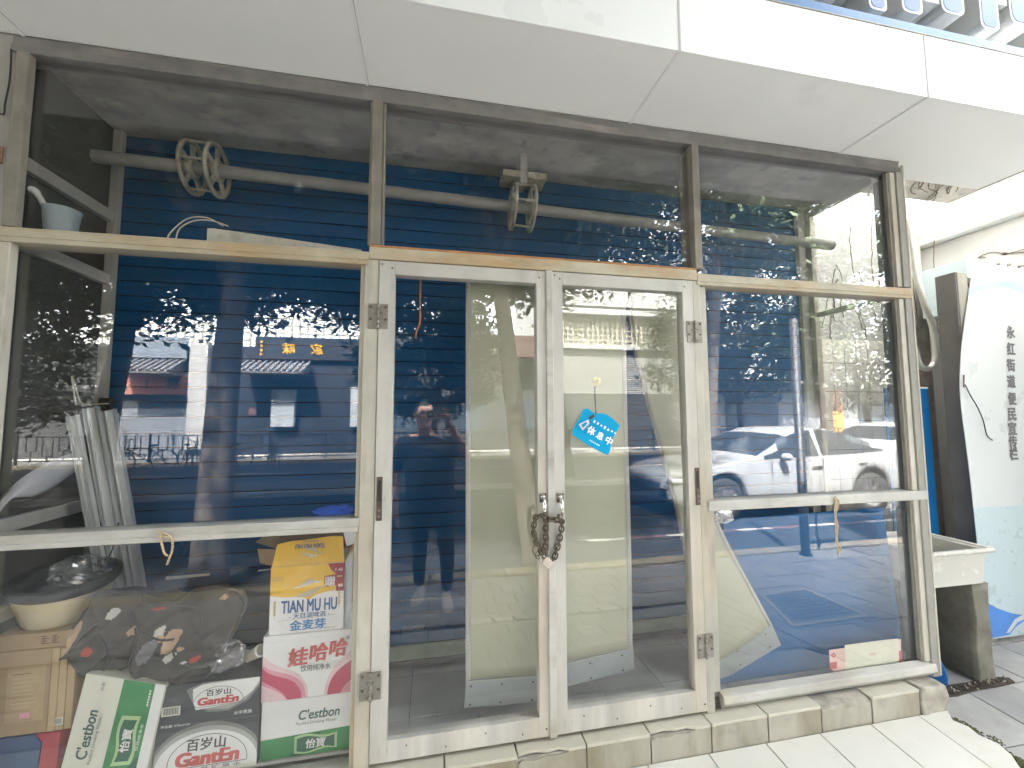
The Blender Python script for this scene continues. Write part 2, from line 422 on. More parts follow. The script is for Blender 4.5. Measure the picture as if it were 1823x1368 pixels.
# street across
mat("facade_grey", (.045,.048,.05), .8, var=.08, vscale=2)
mat("facade_pale", (.36,.37,.38), .7, var=.05, vscale=1)
mat("facade_white", (.40,.40,.39), .7, var=.04, vscale=1)
mat("facade_navy", (.012,.016,.026), .6, var=.15)
mat("roof_tile", (.12,.12,.13), .7, var=.2, vscale=5)
mat("salmon", (.38,.16,.11), .6, var=.06)
mat("gold_letter", (.52,.30,.03), .4)
mat("lattice", (.36,.34,.27), .7, var=.08)
mat("shutter_pale", (.24,.26,.29), .5, var=.05)
mat("window_dark", (.06,.08,.10), .15)
mat("stone_white", (.34,.37,.40), .7, var=.15, vscale=14)
mat("billboard", (.17,.20,.24), .5, var=.1, vscale=1.5)
mat("orange_paint", (.75,.22,.06), .5)
mat("car_white", (.30,.31,.32), .25, var=.02, coat=.4)
mat("car_glass", (.03,.035,.04), .06, spec=.8)
mat("tyre", (.025,.025,.026), .8)
mat("rim_alloy", (.45,.45,.46), .3, metal=.8)
mat("car_trim", (.04,.04,.042), .5)
mat("car_lamp", (.55,.55,.56), .1, spec=.9)
mat("car_tail", (.35,.02,.02), .2)
mat("bark", (.10,.085,.07), .95, var=.3, vscale=10, bump=.8, bscale=30)
mat("leaf_dark", (.028,.055,.018), .5, var=.45, vscale=1.2)
mat("leaf_mid", (.055,.078,.036), .5, var=.4, vscale=1.5)
mat("rail_steel", (.03,.03,.032), .5)
mat("bike_dark", (.05,.05,.055), .5)
mat("skin", (.46,.27,.20), .5, var=.06)
mat("hair", (.012,.011,.011), .6)
mat("shirt_navy", (.030,.034,.050), .85, var=.12, vscale=10)
mat("trousers", (.022,.026,.040), .85, var=.1)
mat("shoe_grey", (.84,.84,.84), .6, var=.1)
mat("shoe_sole", (.88,.88,.86), .6)
mat("phone_silver", (.52,.52,.53), .25, metal=.6)
mat("phone_black", (.015,.015,.017), .1)
glass_mat("pane_glass", gain=1.15, dust=.009)
glass_mat("pane_hazy", gain=1.15, dust=.030)
glass_mat("pane_low", gain=1.3, dust=.016)
glass_mat("pane_dust_haze", gain=1.5, dust=.045, dustcol=(.52,.58,.60))  # dust film tinted blue, also painting in the pale haze of reflections
glass_mat("side_glass", gain=1.0, dust=.14, dustcol=(.55,.56,.50))
glass_mat("clear_film", gain=3.2, dust=.16, dustcol=(.7,.7,.7), rough=.12)
# ------------------------------------------------------------------ the setting close by: floor, walls, ceiling, step, paving
def slope(y):                    # the pavement rises gently from the kerb to the shop
    if y <= -2.0: return 0.0
    if y <= -.1: return .235*(y+2.0)/1.9
    return .235
def build_ground():
    mb = MB(); mb.box(-260, -320, -.6, 260, 120, -.16, "earth")
    struct(mb.build("ground"))
    # pavers on the near pavement: laid in courses, one sheet with real joints
    def pave(x0, x1, y0, y1, w, d, matn, gap, name, zf, seed, rot=False):
        rnd = random.Random(seed); mb = MB(); yb = y0; row = 0
        while yb < y1-.001:
            yt = min(yb+d, y1); off = (row % 2)*w*.5; xb = x0-off
            while xb < x1:
                a, b = max(xb, x0), min(xb+w, x1)
                if b-a > .02:
                    tz = [rnd.uniform(-.003,.003) for _ in range(4)]
                    P = [(a+gap, yb+gap), (b-gap, yb+gap), (b-gap, yt-gap), (a+gap, yt-gap)]
                    vs = [Vector((x, y, zf(y)+t)) for (x, y), t in zip(P, tz)]
                    mb.prism(vs, (0,0,-.04), matn[rnd.randrange(len(matn))])
                xb += w
            yb = yt; row += 1
        o = mb.build(name); struct(o); return o
    mat("paver_a", (.35,.345,.33), .8, var=.15, vscale=5, stains=[((.20,.19,.175), 4, .5,.8,.5,(1,1,1)), ((.36,.345,.33), 18, .6,.8,.4,(1,1,1))], bump=.4, bscale=60)
    mat("paver_b", (.39,.38,.36), .8, var=.15, vscale=5, stains=[((.22,.21,.19), 4, .5,.8,.5,(1,1,1))], bump=.4, bscale=60)
    mat("paver_c", (.31,.305,.30), .8, var=.18, vscale=5, bump=.4, bscale=60)
    P3 = ["paver_a", "paver_b", "paver_c"]
    pave(2.50, 9.0, -2.66, 2.6, .30, .30, P3, .0035, "pavement", lambda y: slope(y)-.004, 3)
    pave(-9.0, 2.50, -2.66, -1.75, .20, .20, P3, .003, "pavement", lambda y: slope(y)-.004, 4)
    pave(-9.0, 2.50, -1.62, -.50, .20, .20, P3, .003, "pavement", lambda y: slope(y)-.004, 5)
    bed = MB(); ys = [-2.66, -2.0, -.1, 2.6]
    for a, b in zip(ys, ys[1:]):
        bed.add([(-9,a,slope(a)-.018), (9,a,slope(a)-.018), (9,b,slope(b)-.018), (-9,b,slope(b)-.018)], [(0,1,2,3)], "soil")
    struct(bed.build("pavement_bed"))
    # band of broken white tiles let into the pavement
    rnd = random.Random(8); mb = MB(); x = -9.0
    while x < 2.48:
        w = rnd.uniform(.17,.20); a, b = x+.006, min(x+w-.006, 2.49)
        ya, yb = -1.745+rnd.uniform(0,.012), -1.63-rnd.uniform(0,.02)
        P = [(a, ya), (b, ya+rnd.uniform(0,.01)), (b-rnd.uniform(0,.02), yb), (a+rnd.uniform(0,.02), yb-rnd.uniform(0,.015))]
        mb.prism([Vector((u, v, slope(v)+.003)) for u, v in P], (0,0,-.03), "white_line" if rnd.random() < .8 else "apron_tile"); x += w
    struct(mb.build("pavement_tile_band"))
    # kerb stones, road, far side
    mb = MB(); x = -12.0; rnd = random.Random(5)
    while x < 14:
        mb.box(x+.004, -2.83+rnd.uniform(-.004,.004), -.2, x+.796, -2.665, .02, "pale_stone"); x += .8
    struct(mb.build("kerb", bevel=.012))
    mb = MB(); mb.box(-120, -15.0, -.3, 120, -2.835, -.10, "asphalt"); struct(mb.build("road"))
    mb = MB()
    for i in range(16):
        x = 2.2+i*.62; mb.box(x, -3.98, -.098, x+.60, -3.90, -.094, "red_line" if i % 2 else "white_line")
    for i in range(20): mb.box(-30+i*3.4, -12.4, -.098, -28+i*3.4, -12.28, -.094, "white_line")
    struct(mb.build("road_marking"))
    mb = MB(); mb.box(-120, -15.2, -.3, 120, -15.01, .03, "pale_stone"); struct(mb.build("far_kerb"))
    mb = MB(); mb.box(-120, -60, -.3, 120, -15.21, .0, "paver_b"); struct(mb.build("far_pavement"))
build_ground()

# square inspection cover with a pale frame in the pavement, seen mirrored in the right-hand pane
def cover():
    t = thing("inspection_cover", (3.05, -1.25, slope(-1.25)), "square iron inspection cover in a pale stone frame in the pavement", "cover")
    a = [Vector((2.62,-.90,0)), Vector((2.98,-1.62,0)), Vector((3.52,-1.66,0)), Vector((3.36,-.92,0))]
    c = sum(a, Vector())/4
    def ring(k): return [Vector((p.x, p.y, slope(p.y))) + Vector((0,0,.004)) for p in [c+(q-c)*k for q in a]]
    o, i = ring(1.0), ring(.86)
    mb = MB()
    for j in range(4):
        k = (j+1) % 4
        q = [o[j], o[k], i[k], i[j]]
        if (q[1]-q[0]).cross(q[2]-q[1]).z < 0: q.reverse()
        mb.prism(q, (0,0,-.03), "pale_stone")
    mb.build("frame", t)
    q = ring(.84)
    if (q[1]-q[0]).cross(q[2]-q[1]).z < 0: q.reverse()
    mb = MB(); mb.prism([p-Vector((0,0,.003)) for p in q], (0,0,-.03), "iron_cover")
    for u in range(1, 9):
        p0, p1 = q[0].lerp(q[1], u/9), q[3].lerp(q[2], u/9); mb.beam(p0.lerp(p1,.06)-Vector((0,0,.002)), p0.lerp(p1,.94)-Vector((0,0,.002)), .012, .008, "iron_cover")
    mb.build("lid", t)
cover()

# apron of pale tiles in front of the step, broken along its right-hand edge
def apron():
    mb = MB(); rnd = random.Random(2)
    y0, y1 = -.56, -.079
    edge = [(-.079,2.485), (-.13,2.44), (-.17,2.47), (-.21,2.46), (-.26,2.49), (-.31,2.475), (-.36,2.43), (-.42,2.44), (-.47,2.40), (-.56,2.36)]
    def ex(y):
        for (a, xa), (b, xb) in zip(edge, edge[1:]):
            if b <= y <= a: return xa+(xb-xa)*(a-y)/(a-b)
        return 2.36
    xs = [-2.0+.283*i for i in range(0,17)]
    xs = [x+.066 for x in xs]
    for i, x in enumerate(xs):
        if x > 2.4: break
        xr = min(x+.283, 2.6)
        if xr < 2.33: P = [(x+.0028,y0), (xr-.0028,y0), (xr-.0028,y1), (x+.0028,y1)]
        else: P = [(x+.002,y0)] + [(ex(y), y) for y, _ in reversed(edge)] + [(x+.002,y1)]; 
        vs = [Vector((a, b, slope(b)+.020)) for a, b in P]
        mb.prism(vs, (0,0,-.045), "apron_tile")
        if xr >= 2.33: break
    struct(mb.build("tiled_apron", bevel=.0015, seg=1))
    mb = MB(); P = [(-2.0,-.58), (2.30,-.58), (2.41,-.42), (2.44,-.30), (2.50,-.2), (2.48,-.079), (-2.0,-.079)]
    mb.prism([Vector((a, b, slope(b)+.006)) for a, b in P], (0,0,-.03), "grout_dark")
    struct(mb.build("apron_bed"))
apron()

def tile_step():
    mb = MB()
    mb.box(-2.2, -.066, .15, 2.34, .17, .352, "cement")
    js = [.35+.283*k for k in range(-9, 8)]
    rnd = random.Random(4)
    for a, b in zip(js, js[1:]):
        if abs(a-1.765) < .02:           # top tile gone, bare mortar left
            mb.box(a+.004, -.072, .20, b-.003, -.064, .345, "step_tile")
            mb.prism([Vector((a+.004,-.070,.357)), Vector((a+.15,-.075,.360)), Vector((b-.01,-.066,.362)), Vector((b-.003,.0,.366)), Vector((a+.004,.0,.366))], (0,0,-.02), "cement")
            continue
        chip = abs(a-.35) < .01 or abs(a-.917) < .01
        if chip:                         # broken arris
            pts = [(a+.003,.20), (b-.003,.20), (b-.003,.356), (a+.21,.356), (a+.17,.347), (a+.12,.352), (a+.07,.343), (a+.02,.349), (a+.003,.34)]
            mb.prism([Vector((u,-.075,v)) for u, v in pts], (0,.010,0), "step_tile")
            top = [(a+.003,-.062), (a+.02,-.060), (a+.07,-.055), (a+.12,-.066), (a+.17,-.06), (a+.21,-.077), (b-.003,-.077), (b-.003,.0), (a+.003,.0)]
            mb.prism([Vector((u, v, .370)) for u, v in top], (0,0,-.012), "step_top")
        else:
            mb.box(a+.003, -.075, .20, b-.003, -.0665, .357, "step_tile")
            mb.box(a+.003, -.077, .3575, b-.003, .0, .370, "step_top")
    o = mb.build("tiled_step", bevel=.0018, seg=1); struct(o)
    # rough mortar block where the step ends
    b = bmesh.new(); bmesh.ops.create_cube(b, size=1)
    bmesh.ops.subdivide_edges(b, edges=b.edges[:], cuts=7, use_grid_fill=True)
    mb = MB(); vs = []
    for v in b.verts:
        p = Vector((2.415+v.co.x*.15, -.005+v.co.y*.15, .275+v.co.z*.19)); p += Vector((noise.noise(p*14), noise.noise(p*14+Vector((9,0,0))), noise.noise(p*14+Vector((0,9,0)))))*.010
        vs.append(p)
    mb.add(vs, [tuple(v.index for v in f.verts) for f in b.faces], "cement", True); b.free()
    struct(mb.build("step_end_block"))
tile_step()

def inside():
    mb = MB(); mb.box(-2.3, .175, .1, 2.5, .75, .368, "grout_dark")
    rnd = random.Random(3)
    xs = [-1.52+.30*i-.055 for i in range(15)]; ys = [.0, .20, .50, .72]
    for a, b in zip(xs, xs[1:]):
        for c, d in zip(ys, ys[1:]):
            mb.box(a+.0015, c+.0015+.073*(c==0), .3685, min(b,2.5)-.0015, d-.0015, .380+rnd.uniform(-.0008,.0008), "floor_tile")
    struct(mb.build("shop_floor"))
    mb = MB(); mb.box(-1.75, .0, 3.1, 2.56, .75, 3.25, "concrete_ceiling"); struct(mb.build("concrete_ceiling"))
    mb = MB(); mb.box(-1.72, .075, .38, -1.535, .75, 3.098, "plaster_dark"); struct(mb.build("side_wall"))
    mb = MB(); mb.box(-3.2, -.005, .0, -1.505, .068, 3.097, "plaster_old")
    mb.box(-1.62, -.012, 2.60, -1.515, -.006, 2.665, "brown_patch"); struct(mb.build("pillar_wall", bevel=.004))
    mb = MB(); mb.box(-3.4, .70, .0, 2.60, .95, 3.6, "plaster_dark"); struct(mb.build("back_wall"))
inside()
o = MB().tube(smooth_path([at(20,88,-.018), at(19,120,-.018), at(16,150,-.018), at(9,185,-.018), at(7,203,-.018), at(-2,203,-.018), at(-40,202,-.018)], 5), .0028, "cable_black", 6).build("black_cable")
tag(o, "thin black cable hanging down the grey plaster pillar beside the upper window", "cable")

# ------------------------------------------------------------------ the glazed shopfront
SF = thing("shopfront", (.5, 0, .37), "glazed shopfront of cream painted frames, double doors and a side return under the canopy", "shopfront")
def part(name, boxes, matn, parent=SF, bevel=.003):
    mb = MB()
    for b in boxes: mb.box(*b, matn)
    return mb.build(name, parent, bevel)
Z0 = .371
part("post", [(-1.50,-.02,Z0,-1.462,.014,2.312)], "cream_paint")
part("post", [(-1.497,-.018,2.3705,-1.458,.014,3.029)], "weathered_wood")
part("post", [(-.27,-.02,Z0,-.2135,.06,2.3365), (-.288,-.004,1.298,-.2705,.03,2.315), (-.288,-.004,Z0,-.2705,.03,1.246)], "cream_paint")
part("post", [(-.254,-.02,2.3985,-.212,.06,3.029), (-.264,-.006,2.3985,-.2545,.03,3.029), (-.2115,-.006,2.3985,-.201,.03,3.029)], "weathered_wood")
part("post", [(1.2225,-.02,Z0,1.263,.06,2.3365), (1.2635,-.004,1.298,1.305,.03,2.316), (1.2635,-.006,.445,1.303,.03,1.250)], "cream_paint")
part("post", [(1.2465,-.02,2.3985,1.284,.09,3.029), (1.2845,-.004,2.3985,1.294,.03,3.029)], "weathered_wood")
part("post", [(2.503,-.02,Z0,2.545,.105,2.3165), (2.503,-.02,2.3805,2.545,.105,3.029)], "frame_edge")
part("post", [(2.5455,-.022,.375,2.556,-.008,3.07)], "cream_paint", bevel=.002)
part("post", [(2.49,.50,Z0,2.535,.56,3.025)], "cream_paint")
# glazing beads on the corner post
mb = MB()
for (z0, z1) in ((.445,1.25),(1.298,2.316),(2.382,3.027)):
    mb.box(2.470,-.012,z0,2.5025,.012,z1,"cream_paint"); mb.box(2.455,-.004,z0,2.4695,.016,z1,"weathered_wood")
mb.build("glazing_bead", SF, .002)
part("transom", [(-1.4995,-.024,2.3125,-.2545,.05,2.366), (-1.4995,-.028,2.33,-.2545,-.0245,2.352)], "transom_paint")
part("transom", [(-.2535,-.026,2.337,1.2455,.05,2.388)], "transom_paint")
part("transom_edge", [(-.2535,-.024,2.3885,1.2455,.045,2.398)], "rust_edge")
part("transom", [(1.2465,-.024,2.317,2.546,.05,2.372), (1.2465,-.028,2.333,2.548,-.0245,2.357)], "transom_paint")
part("middle_rail", [(-1.4545,-.024,1.247,-.2705,.05,1.297), (-1.4545,-.029,1.250,-.2705,-.0245,1.268)], "rail_paint")
part("middle_rail", [(1.2640,-.026,1.251,2.549,.05,1.297)], "rail_paint")
part("bottom_rail", [(-1.4545,-.024,.350,-.2705,.05,.374)], "rail_paint")
part("top_rail", [(-1.52,-.012,3.030,2.545,.07,3.062), (-1.52,-.006,3.0625,2.545,.07,3.096)], "weathered_top")
part("side_rail", [(2.495,.107,3.028,2.53,.56,3.09)], "plaster_old")
part("side_rail", [(2.50,.107,2.335,2.53,.499,2.365)], "cream_paint")
part("side_rail", [(2.50,.107,.375,2.53,.499,.42)], "cream_paint")
for z in (2.655, 2.348, 1.305, .985):
    part("side_rail", [(-1.5345,.07,z-.028,-1.505,.56,z+.024)], "plaster_old")
# sill under the right-hand window
mb = MB(); prof = [(.015,.444), (-.026,.434), (-.031,.403), (-.004,.372)]
mb.prism([Vector((1.303,y,z)) for y, z in prof], (1.215,0,0), "rail_paint"); mb.build("sill", SF, .003)
def pane(x0, z0, x1, z1, m="pane_glass", parent=SF, y=.018):
    mb = MB(); mb.box(x0, y, z0, x1, y+.004, z1, m); return mb.build("window_pane", parent)
pane(-1.462, 2.36, -.25, 3.035, "pane_hazy"); pane(-.215, 2.385, 1.25, 3.035, "pane_hazy"); pane(1.28, 2.36, 2.503, 3.035, "pane_dust_haze")
pane(-1.462, 1.29, -.265, 2.32); pane(-1.462, .37, -.265, 1.255, "pane_hazy")
pane(1.26, 1.29, 2.503, 2.325, "pane_dust_haze"); pane(1.26, .42, 2.503, 1.255, "pane_low")
for (z0, z1) in ((2.36,3.03),(.415,2.34)):
    mb = MB(); mb.box(2.513,.104,z0,2.517,.503,z1,"side_glass"); mb.build("window_pane", SF)

def screw(mb, x, y, z, r=.0035, m="dark_steel"): mb.lathe((x, y, z), (0,-1,0), [(0,.002),(r*.4,.0021),(r*.5,.0012),(r,.001),(r,-.001)], m, 10)
def door(x0, x1, zt0, zt1, zb0, zb1, hinge_left):
    d = empty("door", (x0, 0, zb0)); d.parent = SF; d.location = Vector((x0,0,zb0))-ORG[SF.name]
    s = .0625
    mb = MB()
    if hinge_left: lx, rx = (x0, x0+s), (x1-.040, x1)
    else: lx, rx = (x0, x0+.046), (x1-.055, x1)
    for a, b in (lx, rx): mb.box(a, -.024, zb0, b, .026, zt1, "door_paint")
    for z0, z1 in ((zt0, zt1), (zb0, zb1)): mb.box(lx[1]+.0005, -.0235, z0, rx[0]-.0005, .025, z1, "door_paint")
    for a, z in ((lx[0]+.01, zt1-.015), (lx[1]-.012, zt1-.03), (rx[0]+.012, zt1-.03), (rx[1]-.012, zb0+.03)): screw(mb, a, -.0245, z, .004)
    for t in (.12,.37,.63,.88): screw(mb, lerp(lx[1], rx[0], t), -.024, lerp(zb0, zb1, .3 if t in (.37,.88) else .65), .003, "rivet")
    mb.build("stile", d, .003)
    mb = MB(); mb.box(lx[1]-.01, -.002, zb1-.01, rx[0]+.01, .002, zt0+.01, "pane_glass"); mb.build("window_pane", d)
    return d
DL = door(-.2115, .4925, 2.277, 2.333, .386, .462, True)
DR = door(.5255, 1.2205, 2.277, 2.333, .386, .476, False)
mb = MB(); mb.box(.4935,-.032,.382,.5245,.022,2.336,"rail_paint"); mb.build("meeting_bar", DL, .003)
mb = MB(); mb.box(-.213,.0,2.3335,1.222,.044,2.3362,"gap_dark"); mb.build("door_head_gap", SF)
def hinge(x, z0, z1, parent, big=1):
    h = MB(); y = -.0255; w = .036
    for sgn in (-1, 1):
        a, b = (x-w-.004, x-.004) if sgn < 0 else (x+.004, x+w+.002)
        h.box(a, y-.003, z0, b, y+.0014, z1, "steel")
        for i in range(4):
            u = (a+b)/2 + (.008 if (i % 2) == (sgn > 0) else -.008); h.lathe((u, y-.003, lerp(z0, z1, (i+.5)/4)), (0,-1,0), [(0,.0028),(.003,.0027),(.0055,.001),(.006,-.001)], "dark_steel" if i % 2 else "steel", 10)
    for i in range(5):
        h.lathe((x, y-.006, lerp(z0-.002, z1+.002, i/5)+.0005), (0,0,1), [(0,0),(.0058,0),(.0058,(z1-z0)/5-.001),(0,(z1-z0)/5-.001)], "steel", 12)
    h.build("hinge", parent, .0006, 1)
hinge(-.2125, 2.048, 2.150, DL); hinge(-.2125, .618, .720, DL); hinge(1.2215, 2.036, 2.138, DR); hinge(1.2215, .612, .713, DR)
def lock_plate(x, z0, z1, parent):
    h = MB(); h.box(x-.011,-.0275,z0,x+.011,-.0242,z1,"dark_steel"); h.box(x-.006,-.0285,lerp(z0,z1,.45),x+.006,-.0277,lerp(z0,z1,.92),"gap_dark")
    h.box(x-.008,-.0305,lerp(z0,z1,.05),x+.008,-.0277,lerp(z0,z1,.38),"dark_steel")
    for t in (.1,.24): screw(h, x, -.0308, lerp(z0,z1,t), .004, "steel")
    h.build("lock_plate", parent, .0012, 1)
lock_plate(-.194, 1.285, 1.455, DL); lock_plate(1.209, 1.283, 1.452, DR)
def pull(x, z0, z1, parent, tilt):
    h = MB(); h.box(x-.017,-.0275,z1-.004,x+.017,-.0242,z1+.022,"steel")
    h.box(x-.015,-.029,z1-.018,x+.015,-.0278,z1-.005,"dark_steel"); h.box(x-.013,-.0275,z0-.012,x+.013,-.0242,z0+.004,"dark_steel")
    P = smooth_path([(x,-.028,z1+.004), (x+tilt*.3,-.048,z1-.012), (x+tilt*.6,-.056,(z0+z1)/2), (x+tilt*.8,-.050,z0+.010), (x+tilt,-.028,z0-.004)], 6)
    h.tube(P, [.011]+[.0075]*(len(P)-2)+[.011], "chrome", 10)
    for u in (-.011, .011): screw(h, x+u, -.028, z1+.014, .003, "gap_dark")
    h.build("handle", parent, .0008, 1)
pull(.4725, 1.275, 1.345, DL, .0); pull(.549, 1.270, 1.342, DR, .0)

# chain looped through both handles, shut by a padlock on a cable ring
CH = thing("door_chain", at(968, 930, -.05), "rusty steel chain looped through the two door handles and shut by a small padlock", "chain")
def zp(zx, zy, Y): return at(920+zx/6.836, 840+zy/6.836, Y)
def chain(pts, name="chain_links"):
    P = smooth_path(pts, 12); d = [0]
    for a, b in zip(P, P[1:]): d.append(d[-1]+(b-a).length)
    step = .0185; n = max(2, int(d[-1]/step)); mb = MB()
    for k in range(n):
        s = (k+.5)*d[-1]/n; i = max(j for j in range(len(d)-1) if d[j] <= s); t = (P[i+1]-P[i]).normalized()
        c = P[i].lerp(P[i+1], (s-d[i])/max(1e-6, d[i+1]-d[i])); q = t.cross(Vector((0,1,0))); q = q.normalized() if q.length > .1 else Vector((1,0,0))
        w = q if k % 2 else t.cross(q).normalized()
        w = (w*math.cos(.35)+t.cross(w)*math.sin(.35))
        ring = [c+t*(math.cos(a)*.0150)+w*(math.sin(a)*.0100) for a in [2*PI*j/14 for j in range(14)]]
        mb.tube(ring, .0040, "dark_steel", 6, closed=True)
    return mb.build(name, CH)
chain([zp(285,520,-.072), zp(235,545,-.06), zp(212,620,-.045), zp(205,720,-.042), zp(235,840,-.042), zp(262,900,-.045), zp(300,980,-.05), zp(330,1040,-.052)])
chain([zp(350,515,-.06), zp(355,600,-.045), zp(350,720,-.044), zp(355,830,-.044), zp(345,930,-.044), zp(350,1000,-.048)])
chain([zp(300,525,-.062), zp(390,580,-.062), zp(455,585,-.06), zp(505,590,-.064)])
chain([zp(510,560,-.07), zp(550,615,-.055), zp(545,690,-.045), zp(530,770,-.044), zp(515,860,-.044), zp(490,940,-.046), zp(465,1030,-.05), zp(425,1100,-.052)])
mb = MB(); c = zp(250,955,-.05); mb.tube([c+Vector((math.cos(a)*.020, -.002*math.sin(2*a), math.sin(a)*.023)) for a in [2*PI*j/28 for j in range(28)]], .0021, "dark_steel", 6, closed=True)
mb.build("cable_ring", CH)
mb = MB(); c2 = zp(275,1010,-.046); mb.tube([c2+Vector((math.cos(a)*.018, .004*math.cos(a), math.sin(a)*.017)) for a in [2*PI*j/28 for j in range(28)]], .0019, "dark_steel", 6, closed=True)
mb.build("cable_ring", CH)
mb = MB(); pc = zp(370,1105,-.058); ax = Vector((.72,0,-.69)).normalized(); bx = Vector((.69,0,.72)).normalized()
mb.obox(pc, bx*.0175, ax*.020, Vector((0,.008,0)), "padlock_steel"); pl = mb.build("padlock", CH, .002)
mb = MB(); top = pc-ax*.016; mb.tube(smooth_path([top-bx*.0095, top-bx*.0100-ax*.012, top-ax*.022, top+bx*.0100-ax*.012, top+bx*.0095], 6), .0027, "chrome", 8); mb.build("shackle", pl)
# ------------------------------------------------------------------ canopy with white panels, the cut-off sign above it
CAN = thing("canopy", (.9, -.2, 3.1), "white panelled canopy with grey soffit and bright fascia above the shopfront", "canopy")
JX = [-2.70, -1.488, -.279, .930, 2.152, 3.355]
YB = [.004, .004, .004, .004, .004]
for i, (a, b) in enumerate(zip(JX, JX[1:])):
    mb = MB()
    if i < 4: mb.box(a+.004, -.408, 3.1005, b-.004, -.004 + (.0 if i != 3 else 0), 3.118, "soffit_white")
    else:
        P = [(a+.004,-.408), (b,-.408), (b,.13), (2.70,.13), (2.56,.012), (2.56,-.004), (a+.004,-.004)]
        mb.prism([Vector((x,y,3.1185)) for x, y in P], (0,0,-.018), "soffit_white")
    mb.build("soffit_panel", CAN, .003)
    mb = MB(); mb.box(a+.002, -.4105, 3.098, b-.002, -.398 if False else -.409, 3.392, "fascia_white"); mb.build("fascia_panel", CAN, .003)
mb = MB(); mb.box(-2.7, -.4088, 3.1195, 3.355, -.06, 3.38, "joint_white"); mb.build("core", CAN)
for j in JX[1:-1]:
    mb = MB(); mb.box(j-.0060, -.409, 3.0955, j+.0045, -.004, 3.1003, "joint_white"); mb.build("joint_seal", CAN)
    mb = MB(); mb.box(j+.0047, -.406, 3.0992, j+.0072, -.004, 3.1003, "joint_shadow"); mb.build("joint_seal", CAN)  # grey line beside the seal, its shadow painted on
    mb = MB(); mb.box(j-.004, -.4118, 3.099, j+.004, -.4103, 3.391, "joint_shadow"); mb.build("joint_seal", CAN)
mb = MB(); mb.box(-2.7, -.413, 3.3925, 3.355, -.33, 3.398, "frame_edge"); mb.build("drip_edge", CAN)
mb = MB(); mb.box(-2.7, -.405, 3.3985, 3.355, -.33, 3.445, "blue_trim"); mb.build("blue_band", CAN, .002)

SG = thing("roof_sign", (2.2, -.36, 3.45), "row of blue faced white channel letters on a white backing, cut off above the fascia", "sign")
mb = MB(); mb.box(-2.7, -.20, 3.446, 6.8, -.16, 4.8, "sign_back")  # right end runs on out of view, added to block the sun
for i in range(32): mb.box(-2.6+i*.19, -.215, 3.446, -2.585+i*.19, -.2005, 4.6, "sign_back")
mb.box(3.40, -.20, 2.9, 6.8, -.16, 3.4455, "sign_back")  # unseen lower panel, added to stop sun leaking onto the pavement
mb.build("backing", SG)
def stroke(pts, z0, z1, name="letter"):     # an upright stroke of a thick letter, rounded at the foot
    x0, x1 = pts; r = (x1-x0)*.24; mb = MB()
    def prof(g):
        return [(x0+g+r*(1-math.cos(a)), z0+g+r*(1-math.sin(a))) for a in [PI/2*k/4 for k in range(5)]] + [(x1-g-r*(1-math.cos(a)), z0+g+r*(1-math.sin(a))) for a in [PI/2*(4-k)/4 for k in range(5)]] + [(x1-g, z1), (x0+g, z1)]
    mb.prism([Vector((x,-.36,z)) for x, z in prof(0)], (0,.156,0), "letter_side")
    mb.prism([Vector((x,-.3615,z)) for x, z in prof(.012)], (0,.0014,0), "letter_blue")
    return mb.build(name, SG)
for (a, b, z) in ((1.60,1.80,3.56), (1.93,2.03,3.53), (2.12,2.24,3.555), (2.36,2.50,3.60), (2.60,2.72,3.565), (2.80,2.97,3.63), (3.08,3.18,3.56), (1.18,1.40,3.60), (.70,.90,3.58), (.2,.4,3.6)):
    stroke((a, b), z, 4.3)
for q in ((1.81,3.66,1.925,3.72),(2.245,3.64,2.355,3.69),(2.725,3.72,2.795,3.78)):
    mb = MB(); mb.box(q[0],-.355,q[1],q[2],-.21,q[3],"letter_side"); mb.build("letter", SG)

# ------------------------------------------------------------------ blue roller shutter behind the glass
RS = thing("roller_shutter", (.4, .56, .40), "closed dark blue ribbed roller shutter behind the shopfront glass", "shutter")
mb = MB(); prof = []; z = .505; p = .074
while z < 3.09:
    prof += [(z, .5515), (z+.0025, .5575), (z+.005, .5515), (z+.020, .5495), (z+.052, .549), (z+.068, .550), (z+.0725, .551)]; z += p
prof = [q for q in prof if q[0] < 3.098]
X0, X1 = -1.512, 2.42
vs = []; fs = []; nseg = 6
for (z, y) in prof:
    for k in range(nseg+1):
        x = lerp(X0, X1, k/nseg); vs.append(Vector((x, y+.003*math.sin(x*2.1+z*3), z)))
mb.add(vs, [(i*(nseg+1)+k, i*(nseg+1)+k+1, (i+1)*(nseg+1)+k+1, (i+1)*(nseg+1)+k) for i in range(len(prof)-1) for k in range(nseg)], "shutter_blue", False)
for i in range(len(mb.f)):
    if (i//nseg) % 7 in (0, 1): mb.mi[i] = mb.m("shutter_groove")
mb.add([(X0,.58,.5),(X1,.58,.5),(X1,.58,3.098),(X0,.58,3.098)], [(0,3,2,1)], "shutter_blue")
mb.build("slats", RS)
mb = MB(); mb.box(X0, .540, .435, X1, .572, .503, "shutter_bar"); mb.box(X0, .536, .405, X1, .575, .4345, "grout_dark"); mb.build("bottom_bar", RS, .003)
mb = MB(); mb.box(-1.5345, .505, .382, -1.496, .5385, 3.098, "plaster_old"); mb.build("guide_rail", RS, .004)
mb = MB(); mb.box(2.425, .53, .382, 2.485, .60, 3.098, "plaster_old"); mb.build("guide_rail", RS, .004)
for (a, b, c, d) in ((294,1025,373,1033), (458,1013,520,1018)):
    mb = MB()
    P = at(a,d,.543), at(c,d-8,.543), at(c,b-4,.543), at(a+2,b+2,.543); mb.prism([v for v in P], (0,.002,0), "carton_white"); mb.build("label_strip", RS)

